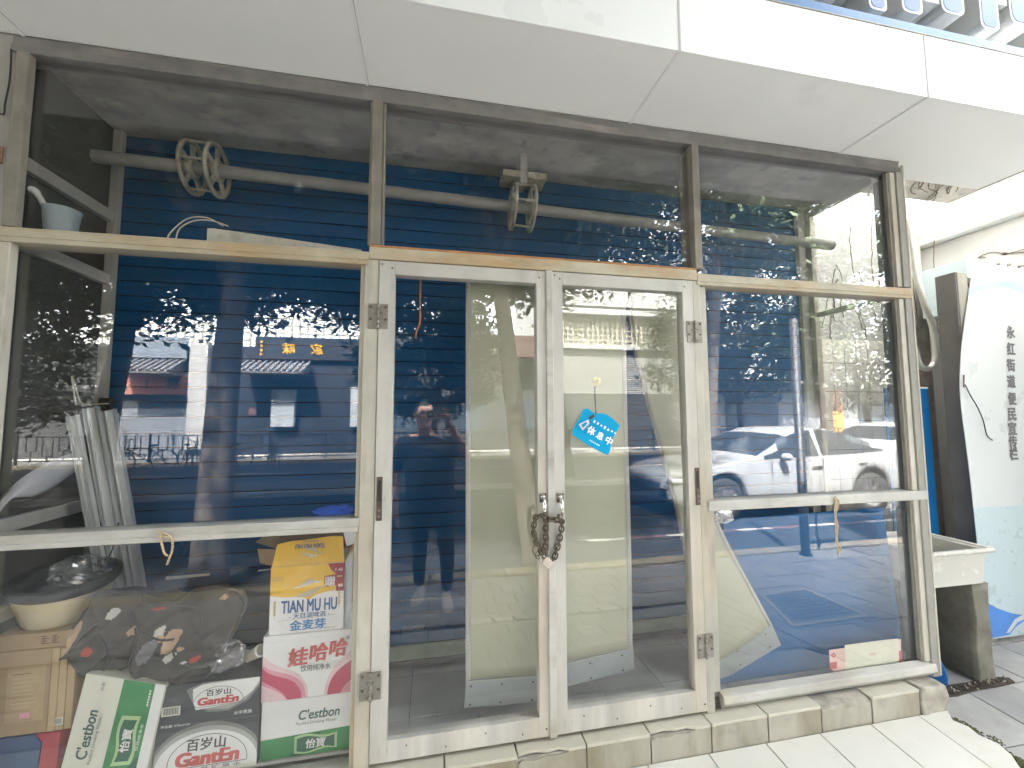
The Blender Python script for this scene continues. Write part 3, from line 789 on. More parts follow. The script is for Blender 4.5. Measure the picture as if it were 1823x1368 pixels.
SH = thing("shutter_shaft", (.4, .33, 2.78), "grey steel shutter shaft with spoked cream pulley wheels under the concrete ceiling", "shaft")
A, B = Vector((-1.50,.36,2.868)), Vector((2.495,.36,2.765))
mb = MB(); mb.tube([A.lerp(B, i/8) for i in range(9)], .029, "pipe_grey", 16); mb.build("pipe", SH)
def wheel(x, r=.122):
    w = empty("pulley_wheel", (x,.36,lerp(A.z,B.z,(x-A.x)/(B.x-A.x)))); w.parent = SH; w.location = ORG[w.name]-ORG[SH.name]
    c = ORG[w.name]; ax = (B-A).normalized()
    for nm, dx in (("rim",-.052), ("rim",.052)):
        mb = MB(); mb.lathe(c+ax*dx, ax, [(r*.86,-.007),(r,-.007),(r*1.0,.007),(r*.86,.007),(r*.86,-.007)], "pulley_cream", 36)
        for k in range(5):
            a = 2*PI*k/5+.4; u = Vector((0,math.cos(a),math.sin(a))); mb.beam(c+ax*dx+u*.036, c+ax*dx+u*r*.88, .026, .010, "pulley_cream", ax)
        mb.lathe(c+ax*dx, ax, [(.030,-.012),(.048,-.012),(.048,.012),(.030,.012)], "pulley_cream", 24)
        mb.build("rim", w)
    for k in range(5):
        mb = MB(); a = 2*PI*k/5+.75; u = Vector((0,math.cos(a),math.sin(a)))*r*.93; mb.tube([c-ax*.05+u, c+ax*.05+u], .006, "pulley_cream", 8); mb.build("spacer", w)
wheel(-1.055); wheel(.475)
mb = MB(); mb.box(.36,.30,2.955,.455,.42,2.99,"pulley_cream"); mb.box(.495,.30,2.955,.60,.42,2.99,"pulley_cream"); mb.box(.456,.31,2.93,.494,.41,3.099,"plaster_old"); mb.build("bracket", SH, .003)

# unseen shop row behind the canopy, added to keep sun off the pavement
t = thing("shop_row", (-6,2,0), "unseen plain shop row behind the canopy and sign, added to shade the pavement", "building")
mb = MB(); mb.box(-30,.0,0,-3.45,5,3.6,"plaster_old"); mb.build("wall", t)
mb = MB(); mb.box(-30,-.155,3.605,2.58,5,4.8,"plaster_white"); mb.build("shade_parapet", t)  # out of view, height set so its shadow covers the near pavement
mb = MB(); mb.box(-3.4,.96,0,2.58,5,3.6,"plaster_old"); mb.build("rear_room", t)
# ------------------------------------------------------------------ cartons in the lower left window
def carton(name, loc, label, x0, x1, y0, y1, z0, z1, side, top=None):
    t = thing(name, ((x0+x1)/2, (y0+y1)/2, z0), label, "carton", "drinks cartons piled in the lower left window")
    mb = MB(); mb.box(x0, y0, z0, x1, y1, z1, side); mb.build("carton_body", t, .003)
    return t, Face((x0, y0, z0), (1,0,0), (0,0,1)), MB()
# white and green water carton at the bottom of the right-hand stack
t, F, mb = carton("water_carton", 0, "white and green water carton lying at the bottom of the stack beside the left door", -.626, -.295, .082, .34, .3805, .592, "carton_white")
W, H = .331, .2115
F.poly(mb, [(.001,.001),(W-.001,.001),(W-.001,.086),(.001,.074)], "print_green", 1)
F.poly(mb, [(.10,.001),(.16,.001),(.22,.079),(.19,.078)], "print_deepgreen", 2)
F.poly(mb, [(.122,.010)]+[(.122+.156*i/10, .072+.006*math.sin(i/10*2*PI)) for i in range(11)]+[(.278,.022)]+[(.278-.156*i/10,.012+.006*math.sin(i/10*2*PI)) for i in range(11)], "print_lime", 3)
F.poly(mb, [(.131,.018)]+[(.131+.138*i/10, .064+.006*math.sin(i/10*2*PI)) for i in range(11)]+[(.269,.028)]+[(.269-.138*i/10,.019+.006*math.sin(i/10*2*PI)) for i in range(11)], "print_deepgreen", 4)
F.text(mb, "怡寳", .200, .042, h=.034, mat="print_white", k=5, weight=.02, shear=.12)
F.text(mb, "12×555ml", .040, .040, h=.008, mat="print_white", k=3) if False else None
F.text(mb, "C'estbon", .210, .150, h=.036, w=.150, mat="print_darkgreen_ink", k=2, weight=.02, shear=.2)
F.text(mb, "Purified Drinking Water", .200, .117, h=.014, w=.150, mat="print_darkgreen_ink", k=2, shear=.2)
mb.build("printed_front", t)
# white and red water carton above it
t, F, mb = carton("water_carton", 0, "white water carton with crimson swirls, in the middle of the stack beside the left door", -.629, -.297, .080, .33, .5935, .838, "carton_white")
W, H = .332, .2445
def bez(p0, p1, p2, p3, n=14): return [tuple((1-t)**3*a+3*(1-t)**2*t*b+3*(1-t)*t*t*c+t**3*d for a, b, c, d in zip(p0,p1,p2,p3)) for t in [i/n for i in range(n+1)]]
F.poly(mb, [(.001,.175)]+bez((.001,.175),(.05,.11),(.13,.12),(.150,.07))+bez((.150,.07),(.172,.04),(.168,.02),(.170,.002))+[(.001,.002)], "print_pink", 1)
F.poly(mb, [(.001,.145)]+bez((.001,.145),(.03,.10),(.10,.115),(.145,.06))+bez((.145,.06),(.160,.03),(.160,.02),(.162,.002))+[(.09,.002)]+bez((.09,.002),(.08,.03),(.03,.05),(.001,.065)), "print_rose", 2)
F.poly(mb, [(.001,.132)]+bez((.001,.132),(.03,.085),(.10,.095),(.130,.05))+bez((.130,.05),(.145,.03),(.145,.02),(.146,.002))+[(.095,.002)]+bez((.095,.002),(.08,.04),(.03,.06),(.001,.082)), "print_crimson", 3)
F.poly(mb, [(W-.001,.165)]+bez((W-.001,.165),(.28,.12),(.235,.10),(.228,.002))+[(W-.001,.002)], "print_pink", 1)
F.poly(mb, [(W-.001,.125)]+bez((W-.001,.125),(.29,.10),(.245,.08),(.240,.002))+[(W-.001,.002)], "print_crimson", 2)
F.poly(mb, [(W-.001,.05)]+bez((W-.001,.05),(.31,.04),(.295,.02),(.29,.002))+[(W-.001,.002)], "print_rose", 3)
F.text(mb, "娃", .128, .158, h=.066, mat="print_scarlet", k=4, weight=.035, shear=.15, rot=.05)
F.text(mb, "哈", .205, .168, h=.066, mat="print_scarlet", k=4, weight=.035, shear=.15, rot=.05)
F.text(mb, "哈", .278, .178, h=.066, mat="print_scarlet", k=4, weight=.035, shear=.15, rot=.05)
F.text(mb, "®", .314, .212, h=.014, mat="ink", k=4)
F.text(mb, "饮用纯净水", .195, .112, h=.024, w=.110, mat="ink", k=4, weight=.008)
mb.build("printed_front", t)
# yellow and white beer carton on top, its flap standing open
t, F, mb = carton("beer_carton", 0, "yellow and white beer carton with its top flap standing open, on top of the stack", -.612, -.335, .082, .262, .840, 1.100, "carton_white")
W, H = .277, .260
cut = [(.001,.150),(.05,.140),(.09,.139),(.115,.137),(.13,.132),(.143,.122),(.156,.132),(.17,.142),(.21,.150),(.276,.158)]
F.poly(mb, cut+[(.276,.2595),(.001,.2595)], "carton_yellow", 1)
F.text(mb, "TIAN MU HU", .147, .103, h=.046, w=.205, mat="print_navy", k=2, weight=.03)
F.text(mb, "- 天目湖啤酒 -", .148, .066, h=.021, w=.150, mat="print_navy", k=2, weight=.015)
F.text(mb, "金麦芽", .143, .030, h=.038, w=.132, mat="print_blue", k=2, weight=.03)
F.text(mb, "净含量: 500mL", .226, .011, h=.007, mat="ink_grey", k=2)
F.line(mb, [(.03,.052),(.14,.054),(.245,.060)], .0015, "print_tan", 2)
F.line(mb, arc(.14,.056,.105,.054,185,355,20), .0014, "print_pale", 2); F.line(mb, arc(.14,.056,.095,.046,190,350,20), .0012, "print_pale", 2)
for (u, vv, sgn) in ((.019,.055,1), (.257,.080,-1)):
    F.line(mb, [(u,vv),(u+.002,vv+.085)], .0012, "print_gold", 2)
    for k in range(7):
        for s in (-1, 1): F.poly(mb, [(u+.001,vv+.015+k*.008),(u+s*.006,vv+.022+k*.008),(u+.001,vv+.026+k*.008)], "print_gold", 2)
def goose(F, mb, ox, oy, s, dn=1):
    f = lambda pts: [(ox+a*s, oy+b*s*dn) for a, b in pts]
    F.poly(mb, f([(-.5,-.1),(-.25,.02),(.02,.2),(.12,.22),(.24,.10),(.12,.02),(-.1,-.02),(-.3,-.06)]), "print_pale", 2)
    F.poly(mb, f([(-.42,-.36),(-.2,-.26),(.1,-.16),(.28,-.08),(.5,-.06),(.36,-.22),(.1,-.38),(-.15,-.38)]), "print_tan", 2)
    F.poly(mb, f([(.28,-.08),(.5,-.02),(.72,.02),(.90,.06),(.72,-.02),(.5,-.06)]), "print_tan", 3)
    F.poly(mb, f([(.2,.12),(.34,.16),(.46,.10),(.36,.04)]), "print_pale", 2)
    for k in range(3): F.line(mb, f([(-.36+.14*k,-.07+.04*k),(-.02+.05*k,.14)]), s*.015, "print_gold", 3)
goose(F, mb, .135, .180, .115)
F.poly(mb, [(.199,.170),(.245,.172),(.245,.216),(.199,.212)], "print_red", 2); F.poly(mb, [(.245,.150),(.2765,.150),(.2765,.2595),(.212,.2595),(.224,.236),(.245,.216)], "print_red", 2)
F.text(mb, "赠", .221, .191, h=.038, w=.038, mat="print_white", k=3, weight=.01)
F.text(mb, "F-40", .254, .234, h=.012, mat="print_white", k=3); [F.rect(mb, .248+k*.007, .204, .2535+k*.007, .211, "print_gold", 3) for k in range(3)]; [F.rect(mb, .254+k*.009, .166, .261+k*.009, .177, "print_white", 3) for k in range(2)]
for u in (.012,.026,.040): F.line(mb, [(u,.205),(u+.008,.205),(u+.008,.220),(u,.220),(u,.205)], .001, "ink_grey", 2)
mb.build("printed_front", t)
mb = MB(); fl = [Vector((-.609,.083,1.1005)), Vector((-.338,.083,1.1005)), Vector((-.352,.113,1.196)), Vector((-.40,.117,1.197)), Vector((-.50,.113,1.189)), Vector((-.545,.111,1.188)), Vector((-.60,.107,1.180))]
mb.prism(fl, (0,.003,.0005), "carton_yellow"); FF = Face((-.609,.083,1.1005), (1,0,0), (0,.30,1))
FF.text(mb, "TIAN MU HU", .135, .070, h=.017, w=.112, mat="print_navy", k=2, weight=.02, rot=PI); FF.text(mb, "天目湖啤酒", .135, .088, h=.007, w=.06, mat="print_navy", k=2, rot=PI)
goose(FF, mb, .135, .040, .07, -1); mb.build("flap", t)
mb = MB(); mb.prism([Vector((-.337,.09,1.10)), Vector((-.333,.255,1.10)), Vector((-.312,.25,1.150)), Vector((-.312,.10,1.155))], (-.003,0,0), "carton_yellow_dim")
mb.prism([Vector((-.345,.16,1.14)), Vector((-.305,.19,1.145)), Vector((-.318,.20,1.205)), Vector((-.362,.17,1.20))], (0,.003,0), "carton_white"); mb.build("flap", t)
# open brown carton behind the stack
t = thing("brown_carton", (-.5, .40, .38), "open brown cardboard carton standing behind the stack of drinks cartons", "carton")
mb = MB(); mb.box(-.66,.345,.3805,-.33,.53,1.085,"kraft"); mb.build("carton_body", t, .003)
for pts, m in (([(-.66,.35,1.085),(-.66,.52,1.085),(-.765,.50,1.135),(-.765,.34,1.13)], "kraft_light"), ([(-.66,.335,1.085),(-.35,.335,1.085),(-.36,.31,1.18),(-.655,.30,1.185)], "kraft_dark"), ([(-.655,.342,1.088),(-.755,.335,1.10),(-.74,.33,1.04),(-.66,.338,1.01)], "kraft"), ([(-.42,.33,1.10),(-.33,.33,1.10),(-.33,.31,1.19),(-.42,.31,1.195)], "red_box")):
    mb = MB(); mb.prism([Vector(p) for p in pts], (.002,.003,.001), m); mb.build("flap", t)
# charcoal mineral water carton
t, F, mb = carton("mineral_water_carton", 0, "charcoal mineral water carton with two white ovals and red lettering, left of the stack", -.975, -.630, .070, .33, .3805, .700, "print_charcoal")
W, H = .345, .3195
C = lambda p: min(max(p, .001), W-.001)
def oval(cx, cy, rx, ry, m, k, vmin=.001, vmax=H-.001): F.poly(mb, [(C(a), min(max(b, vmin), vmax)) for a, b in arc(cx, cy, rx, ry, 0, 360, 48)[:-1]], m, k)
mat("halftone_a", (.20,.20,.20), .5); mat("halftone_b", (.40,.40,.39), .5)
oval(.175, .035, .188, .142, "halftone_a", 1); oval(.175, .030, .180, .134, "halftone_b", 2); oval(.175, .022, .172, .126, "carton_white", 3)
F.poly(mb, [(.001,.001),(W-.001,.001),(W-.001,.012),(.001,.012)], "carton_cream", 4)
F.line(mb, arc(.178, .040, .132, .095, -8, 188, 40)+[(.047,.027),(.309,.027)], .0022, "ink", 4)
F.text(mb, "百岁山", .172, .104, h=.042, w=.128, mat="ink", k=5, weight=.022, shear=.05)
def big(body, u, v, h, w, k): F.text(mb, body, u, v, h=h, w=w, mat="print_scarlet", k=k, weight=.05, shear=.12)
big("GantEn", .178, .056, .046, .205, 5)
F.text(mb, "天 然 矿 泉 水", .205, .018, h=.013, w=.17, mat="ink", k=5)
F.line(mb, [(.001,.178),(W-.001,.178)], .001, "halftone_a", 3)
F.poly(mb, [(.095,.300),(.12,.245),(.17,.212),(.24,.208),(.31,.24),(W-.001,.285),(W-.001,H-.001),(.15,H-.001)], "halftone_a", 1)
F.poly(mb, [(.115,.285),(.13,.245),(.17,.222),(.24,.216),(.30,.243),(W-.001,.295),(W-.001,H-.001),(.17,H-.001)], "halftone_b", 2)
F.poly(mb, [(.118,.300),(.12,.255),(.13,.225),(.27,.235),(.32,.27),(W-.001,.305),(W-.001,H-.001),(.15,H-.006)], "carton_white", 3)
F.line(mb, arc(.205, .243, .085, .058, 0, 180, 30)+[(.12,.243),(.134,.233),(.28,.236),(.29,.243)], .0016, "ink", 4)
F.text(mb, "百岁山", .205, .282, h=.023, w=.082, mat="ink", k=5, weight=.02); big("GantEn", .205, .253, .026, .135, 5)
F.rect(mb, .018,.215,.080,.248,"carton_cream",3)
for k in range(16): F.rect(mb, .026+k*.003,.220,.026+k*.003+(.0012 if k % 3 else .002),.244,"ink",4)
F.text(mb, "水中贵族", .290, .198, h=.014, w=.062, mat="print_white", k=3); F.text(mb, "净含量: 570ml×24", .066, .180, h=.010, w=.095, mat="print_white", k=4)
mb.build("printed_front", t)
# white and green carton on end, leaning to the right
t = thing("leaning_carton", (-1.1, .15, .38), "white and green water carton standing on end and leaning beside the charcoal carton", "carton", "drinks cartons piled in the lower left window")
Q = [Vector((-1.268,.060,.3805)), Vector((-.997,.060,.3805)), Vector((-.944,.060,.712)), Vector((-1.195,.060,.782))]
mb = MB(); mb.prism(Q, (.02,.23,0), "carton_cream"); mb.build("carton_body", t, .003)
U = (Q[1]-Q[0]); V = (Q[3]-Q[0])
class Skew(Face):
    def p(s, u, v, k=1): return Q[0].lerp(Q[1], u/.30).lerp(Q[3].lerp(Q[2], u/.30), v/.40) + Vector((0,-s.lift*k,0))
F = Skew(Q[0], U, V); mb = MB()
F.poly(mb, [(.142,.001),(.262,.001),(.262,.399),(.142,.399)], "print_green", 1)
F.poly(mb, [(.262,.001),(.299,.001),(.299,.399),(.262,.399)], "carton_white", 1)
F.poly(mb, [(.17,.001),(.23,.001),(.262,.06),(.262,.12)], "print_deepgreen", 2)
wv = lambda u0, k: [(u0+.006*math.sin(i/12*2*PI)*k, .085+.185*i/12) for i in range(13)]
F.poly(mb, wv(.168,1)+list(reversed(wv(.238,1))), "print_lime", 3)
wv2 = lambda u0, k: [(u0+.006*math.sin(i/12*2*PI)*k, .100+.155*i/12) for i in range(13)]
F.poly(mb, wv2(.179,1)+list(reversed(wv2(.227,1))), "print_deepgreen", 4)
F.text(mb, "怡寳", .203, .178, h=.034, w=.085, mat="print_white", k=5, weight=.02, rot=PI/2)
F.text(mb, "饮用纯净水", .249, .19, h=.012, w=.105, mat="print_white", k=5, rot=PI/2)
F.text(mb, "C'estbon", .058, .200, h=.040, w=.165, mat="print_darkgreen_ink", k=2, weight=.02, shear=.15, rot=PI/2)
F.text(mb, "Purified Drinking Water", .092, .180, h=.014, w=.165, mat="print_darkgreen_ink", k=2, shear=.15, rot=PI/2)
F.text(mb, "怡寳", .072, .365, h=.014, w=.030, mat="ink_grey", k=2, rot=PI/2); [F.rect(mb, .247, .31+k*.011, .253, .318+k*.011, "print_white", 3) for k in range(6)]
mb.build("printed_front", t)
# flat brown cardboard packs and what stands on them
t = thing("cardboard_pack", (-1.38, .2, .58), "brown cardboard cartons on edge, on the blue box in the lower left corner", "carton")
mb = MB(); mb.box(-1.490,.075,.5905,-1.312,.30,.874,"kraft"); mb.build("carton_body", t, .003)
for i in range(3):
    mb = MB(); mb.box(-1.3105+i*.0235,.072+i*.002,.592,-1.2885+i*.0235,.30,.873-i*.003,"kraft_light"); mb.build("folded_carton", t, .002)
F = Face((-1.490,.0745,.5905), (1,0,0), (0,0,1)); mb = MB()
F.line(mb, [(.06,.05),(.155,.05),(.155,.22),(.06,.22),(.06,.05)], .002, "kraft", 1); F.rect(mb, .052,.045,.163,.228,"kraft_light",1)
rnd = random.Random(1)
for k in range(9): F.line(mb, [(.066,.205-k*.014),(.066+rnd.uniform(.05,.085),.205-k*.014)], .0022, "kraft_dark" if k == 0 else "print_tan", 2)
F.rect(mb, .095,.055,.125,.075,"print_rose",2); F.rect(mb, .193,.02,.225,.045,"carton_cream",1)
for k in range(8): F.rect(mb, .196+k*.0033,.023,.198+k*.0033,.042,"ink_grey",2)
mb.build("printed_front", t)
t = thing("flat_carton", (-1.38, .2, .875), "low brown carton with dark characters, under the cream tub", "carton")
mb = MB(); mb.box(-1.49,.078,.8745,-1.255,.30,.928,"kraft"); mb.build("carton_body", t, .003)
F = Face((-1.49,.078,.8745), (1,0,0), (0,0,1)); mb = MB(); [F.rect(mb, .138+k*.032, .015+.008*j, .163+k*.032-.006*(j % 2), .0185+.008*j, "kraft_dark", 1) for k in range(2) for j in range(4)]; [F.rect(mb, .146+k*.032, .013, .150+k*.032, .042, "kraft_dark", 2) for k in range(2)]; mb.build("printed_front", t)
t = thing("blue_box", (-1.38, .2, .38), "dark blue and red box on the floor in the lower left corner", "box")
mb = MB(); mb.prism([Vector((-1.49,.07,.3805)), Vector((-1.335,.07,.3805)), Vector((-1.322,.07,.56)), Vector((-1.345,.07,.589)), Vector((-1.49,.07,.589))], (0,.24,0), "blue_box"); mb.build("carton_body", t, .002)
mb = MB(); mb.prism([Vector((-1.334,.072,.3805)), Vector((-1.275,.072,.3805)), Vector((-1.27,.072,.588)), Vector((-1.342,.072,.5885)), Vector((-1.320,.072,.56))], (0,.2,0), "red_box"); mb.build("end_panel", t, .002)
# cream tub lined with a black bag, clear bag on its rim
t = thing("cream_tub", (-1.38, .21, .928), "cream plastic tub with a dark rim, standing on brown cardboard in the left corner", "tub")
c = Vector((-1.385,.215,.9285)); prof = [(0,0),(.105,0),(.112,.01),(.150,.14),(.156,.15),(.150,.152),(.142,.14),(.108,.02),(0,.02)]
mb = MB(); mb.lathe(c, (.06,-.10,1), prof, "tub_cream", 36); mb.build("tub_body", t)
mb = MB(); mb.lathe(c, (.06,-.10,1), [(.148,.122),(.160,.140),(.163,.158),(.150,.165),(.140,.14),(.10,.06),(0,.05)], "black_plastic", 36)
mb.tube([c+Vector((.13,-.02,.17)), c+Vector((.148,0,.24)), c+Vector((.150,.02,.34))], .003, "black_plastic", 6); mb.build("bin_liner", t)
def crumple(name, c, rx, ry, rz, m, label, cat, seed, n=26, amp=.28, thing_=True, freq=3.2):
    mb = MB(); vs = []; fs = []; h = n//2; rnd = Vector((seed*3.1, seed*1.7, seed))
    for i in range(h+1):
        for j in range(n):
            t, p = PI*i/h, 2*PI*j/n
            d = Vector((math.sin(t)*math.cos(p), math.sin(t)*math.sin(p), math.cos(t)))
            k = 1+amp*(noise.noise(d*freq+rnd)+.6*abs(noise.noise(d*freq*2.3+rnd))-.2)
            vs.append(Vector(c)+Vector((d.x*rx*k, d.y*ry*k, d.z*rz*k)))
    for i in range(h):
        for j in range(n): fs.append((i*n+j, (i+1)*n+j, (i+1)*n+(j+1)%n, i*n+(j+1)%n))
    mb.add(vs, fs, m, False); o = mb.build(name, None, loc=c)
    return tag(o, label, cat)
crumple("clear_bag", (-1.33,.20,1.10), .10,.07,.055, "clear_film", "crumpled clear plastic bag lying in the dark rimmed cream tub", "plastic bag", 3)
crumple("clear_bag", (-.76,.085,.785), .075,.035,.055, "clear_film", "crumpled clear carrier bag on the black cloth above the charcoal carton", "plastic bag", 7, n=32, amp=.35)
crumple("blue_bag", (-.375,.052,1.316), .075,.018,.020, "trash_blue", "crumpled bright blue plastic bag resting on the middle rail beside the left door", "plastic bag", 5, amp=.4)
t = thing("clear_cup", (-.665,.10,.75), "short clear plastic cup lying on its side beside the carrier bag", "cup")
mb = MB(); mb.lathe((-.70,.13,.742), (.62,-.35,.42), [(.0,0),(.018,.0),(.022,.07),(.0235,.075),(.021,.072),(.016,.004),(0,.004)], "tub_cream", 20); mb.build("cup_body", t)
mb = MB(); mb.lathe((-.70,.13,.742), (.62,-.35,.42), [(.019,.0745),(.0242,.0745),(.0242,.079),(.019,.079)], "print_white", 20); mb.build("rim", t)

# black quilted cloth with coloured patches, heaped over the cartons
def heap(cpts, cx, cz, patches, yb, bulge, seed, label, piping):
    cpts = [(p.x, p.z) for p in smooth_path([Vector((x,0,z)) for x, z in cpts+[cpts[0]]], 4)][:-1]
    def rad(a):
        best = 0; d = Vector((math.cos(a), math.sin(a)))
        for (x0, z0), (x1, z1) in zip(cpts, cpts[1:]+cpts[:1]):
            ax, az, bx, bz = x0-cx, z0-cz, x1-x0, z1-z0; den = d.x*bz-d.y*bx
            if abs(den) < 1e-9: continue
            t = (ax*bz-az*bx)/den; q = (ax*d.y-az*d.x)/den
            if t > 0 and -.001 <= q <= 1.001: best = max(best, t)
        return best
    mb = MB(); nu, nv = 120, 40; R_ = [rad(2*PI*i/nu) for i in range(nu+1)]
    def pos(u, v):
        i = min(int(u*nu), nu-1); a = 2*PI*u; r = lerp(R_[i], R_[i+1], u*nu-i)*v; x, z = cx+math.cos(a)*r, cz+math.sin(a)*r
        p = Vector((x*4.2, z*4.2, seed)); hgt = bulge*math.sqrt(max(0, 1-v**2.4))
        w = x*1.0+z*.55+.05*noise.noise(Vector((x*5,z*5,seed)))
        rid = 1-abs(math.sin(w*21+seed)); rid2 = 1-abs(math.sin((x*.5-z*1.0)*27+2.2*noise.noise(p*.9)))
        folds = .034*noise.noise(p*1.4)+.020*(rid**3)+.016*(rid2**4)+.010*noise.noise(p*5.5)
        return Vector((x, max(.027, yb-hgt-folds*(.55+.45*(1-v))), z))
    def mf(u, v):
        q = pos(u, v)
        for (px, pz, rx, rz, rot, m) in patches:
            dx, dz = q.x-px, q.z-pz; c, s = math.cos(rot), math.sin(rot)
            ex, ez = (dx*c+dz*s)/rx, (-dx*s+dz*c)/rz
            if ex*ex+ez*ez < 1+.35*noise.noise(Vector((q.x*60, q.z*60, 0))): return m
        return "cloth_black"
    mb.grid(nu, nv, lambda u, v: pos(u, max(v, .001)), "cloth_black", True, mf)
    mb.grid(nu, 4, lambda u, v: (lambda q: Vector((lerp(q.x,cx,v*.25), q.y+.12*v, lerp(q.z,cz,v*.25))))(pos(u, 1)), "cloth_black", True)
    t = thing("black_cloth", (cx,.2,cz-.1), label, "cloth"); mb.build("cloth_body", t)
    mb = MB(); mb.tube([pos(i/90, .985)+Vector((0,-.004,0)) for i in range(90)], .0055, "black_plastic", 6, closed=True); mb.build("piping", t)
    for q in piping:
        mb = MB(); mb.tube([pos(lerp(q[0],q[2],i/16), lerp(q[1],q[3],i/16))+Vector((0,-.003,0)) for i in range(17)], .004, "black_plastic", 6); mb.build("seam", t)
heap([(-1.05,1.035),(-.95,1.005),(-.84,1.045),(-.74,1.02),(-.70,.965),(-.725,.885),(-.77,.79),(-.80,.725),(-.87,.685),(-.93,.68),(-.975,.70),(-1.03,.725),(-1.075,.775),(-1.06,.88),(-1.09,.96)], -.90, .885,
     [(-.927,.872,.024,.042,-.35,"cloth_tan"), (-.905,.898,.013,.013,0,"cloth_tan"), (-.963,.885,.012,.012,0,"cloth_tan"), (-.890,.845,.014,.010,.4,"cloth_tan"), (-.925,.818,.026,.012,.7,"cloth_white"), (-1.01,.835,.026,.060,-.75,"cloth_grey"), (-.965,.905,.014,.030,-.6,"cloth_white"), (-.845,.80,.022,.010,.5,"cloth_red"), (-.77,1.005,.014,.008,.3,"cloth_tan"), (-.975,.985,.022,.004,0,"cloth_red"), (-.885,.790,.016,.005,.2,"cloth_white")], .10, .055, 1.3,
     "right half of the black padded cloth, with a pinkish animal shaped patch and grey lining", [(.02,.2,.30,.9), (.55,.1,.42,.95), (.70,.2,.85,.9)])
heap([(-1.345,.825),(-1.29,.895),(-1.235,.985),(-1.195,1.048),(-1.12,1.042),(-1.055,1.03),(-1.035,.96),(-1.055,.885),(-1.08,.79),(-1.13,.755),(-1.22,.765),(-1.31,.79)], -1.17, .90,
     [(-1.258,.905,.017,.052,-.45,"cloth_tan"), (-1.275,.875,.022,.022,0,"cloth_tan"), (-1.135,.975,.024,.015,.6,"cloth_white"), (-1.205,.850,.018,.016,0,"cloth_red"), (-1.068,.905,.026,.013,.5,"cloth_tan"), (-1.315,.812,.018,.009,-.3,"cloth_white")], .115, .05, 4.1,
     "left half of the black padded cloth, beside the cream tub, with white patches", [(.10,.2,.55,.5), (.9,.1,.75,.95)])
# aluminium channels leaning in the corner
for (p1, p0, w, lab) in (((-1.500,.345,1.70), (-1.20,.33,.381), .038, "narrow aluminium channel leaning furthest over, in front of the other two"), ((-1.452,.37,1.735), (-1.165,.36,.381), .055, "bright aluminium channel leaning between the other two in the corner"), ((-1.405,.40,1.725), (-1.125,.39,.381), .05, "dull aluminium channel leaning nearest the blue shutter")):
    p0, p1 = Vector(p0), Vector(p1); ax = (p1-p0).normalized(); q = ax.cross(Vector((0,1,0))).normalized(); b = Vector((0,1,0)); mb = MB(); m = "alu"
    mb.obox((p0+p1)/2+b*.010, (p1-p0)/2, q*w/2, b*.0015, m)
    for s in (-1, 1): mb.obox((p0+p1)/2+q*s*(w/2-.0015), (p1-p0)/2, q*.0015, b*.0095, m)
    for s in (-.28, .3): mb.obox((p0+p1)/2+q*s*w+b*.004, (p1-p0)/2, q*.0015, b*.006, m)
    o = mb.build("aluminium_channel", None, loc=p0); tag(o, lab, "metal channel", "aluminium channels leaning in the left corner")
t = thing("socket_box", (-1.455,.44,1.62), "grimy white socket box fixed to the left shutter rail", "socket")
mb = MB(); mb.box(-1.50,.425,1.622,-1.432,.4695,1.715,"plug_white"); mb.build("box_body", t, .006)
mb = MB(); mb.box(-1.4315,.43,1.64,-1.405,.469,1.712,"plug_white"); mb.box(-1.408,.42,1.685,-1.380,.43,1.708,"carton_white"); mb.build("plug", t, .004)
mb = MB(); mb.box(-1.475,.44,1.716,-1.425,.469,1.78,"black_plastic"); mb.build("clip", t, .004)
o = MB().tube(smooth_path([(-1.43,.435,1.755), (-1.50,.42,1.75), (-1.515,.40,1.765), (-1.525,.38,1.84), (-1.53,.37,1.87), (-1.52,.36,1.85), (-1.50,.36,1.745)], 6), .003, "wire_white", 6).build("white_wire")
tag(o, "thin white wire curling above the aluminium channels", "wire")
Ta = smooth_path([atx(-30,925,-1.505), atx(20,868,-1.49), atx(60,838,-1.48), atx(100,818,-1.485), atx(132,806,-1.50)], 5); Tb = smooth_path([atx(-30,950,-1.50), atx(15,892,-1.475), atx(60,884,-1.46), atx(95,868,-1.47), atx(136,838,-1.50)], 5)
mb = MB(); mb.grid(20, 6, lambda u, v: path_at(Ta,u).lerp(path_at(Tb,u),v)+Vector((.015*math.sin(v*PI),0,0)), "sheet_white", True, None, (-.0015,0,.0005))
o = mb.build("white_sheet", None, loc=(-1.5,.25,1.40)); tag(o, "curled white plastic sheet against the side wall at the far left", "plastic sheet")
# dipper and lamp batten on the transom
t = thing("water_dipper", (-1.395,.10,2.367), "pale blue plastic dipper with a white handle standing on the transom", "dipper")
mb = MB(); c = Vector((-1.398,.088,2.3675)); mb.lathe(c, (0,0,1), [(0,0),(.040,0),(.043,.01),(.054,.115),(.058,.12),(.052,.12),(.040,.012),(0,.010)], "dipper_blue", 28); mb.build("bowl", t)
mb = MB(); mb.tube(smooth_path([c+Vector((-.040,-.01,.11)), c+Vector((-.058,-.012,.145)), c+Vector((-.080,-.014,.180)), c+Vector((-.096,-.014,.186))], 5), [.009]*3+[.010]*6+[.013]*6+[.008], "carton_white", 10); mb.build("handle", t)
t = thing("lamp_batten", (-.58,.04,2.367), "slim white lamp batten lying on the transom above the left window", "lamp")
mb = MB(); mb.prism([Vector((-.870,.026,2.3665)), Vector((-.292,.026,2.3665)), Vector((-.292,.026,2.392)), Vector((-.845,.026,2.436)), Vector((-.870,.026,2.434))], (0,.022,0), "plug_white"); mb.build("batten_body", t, .002)
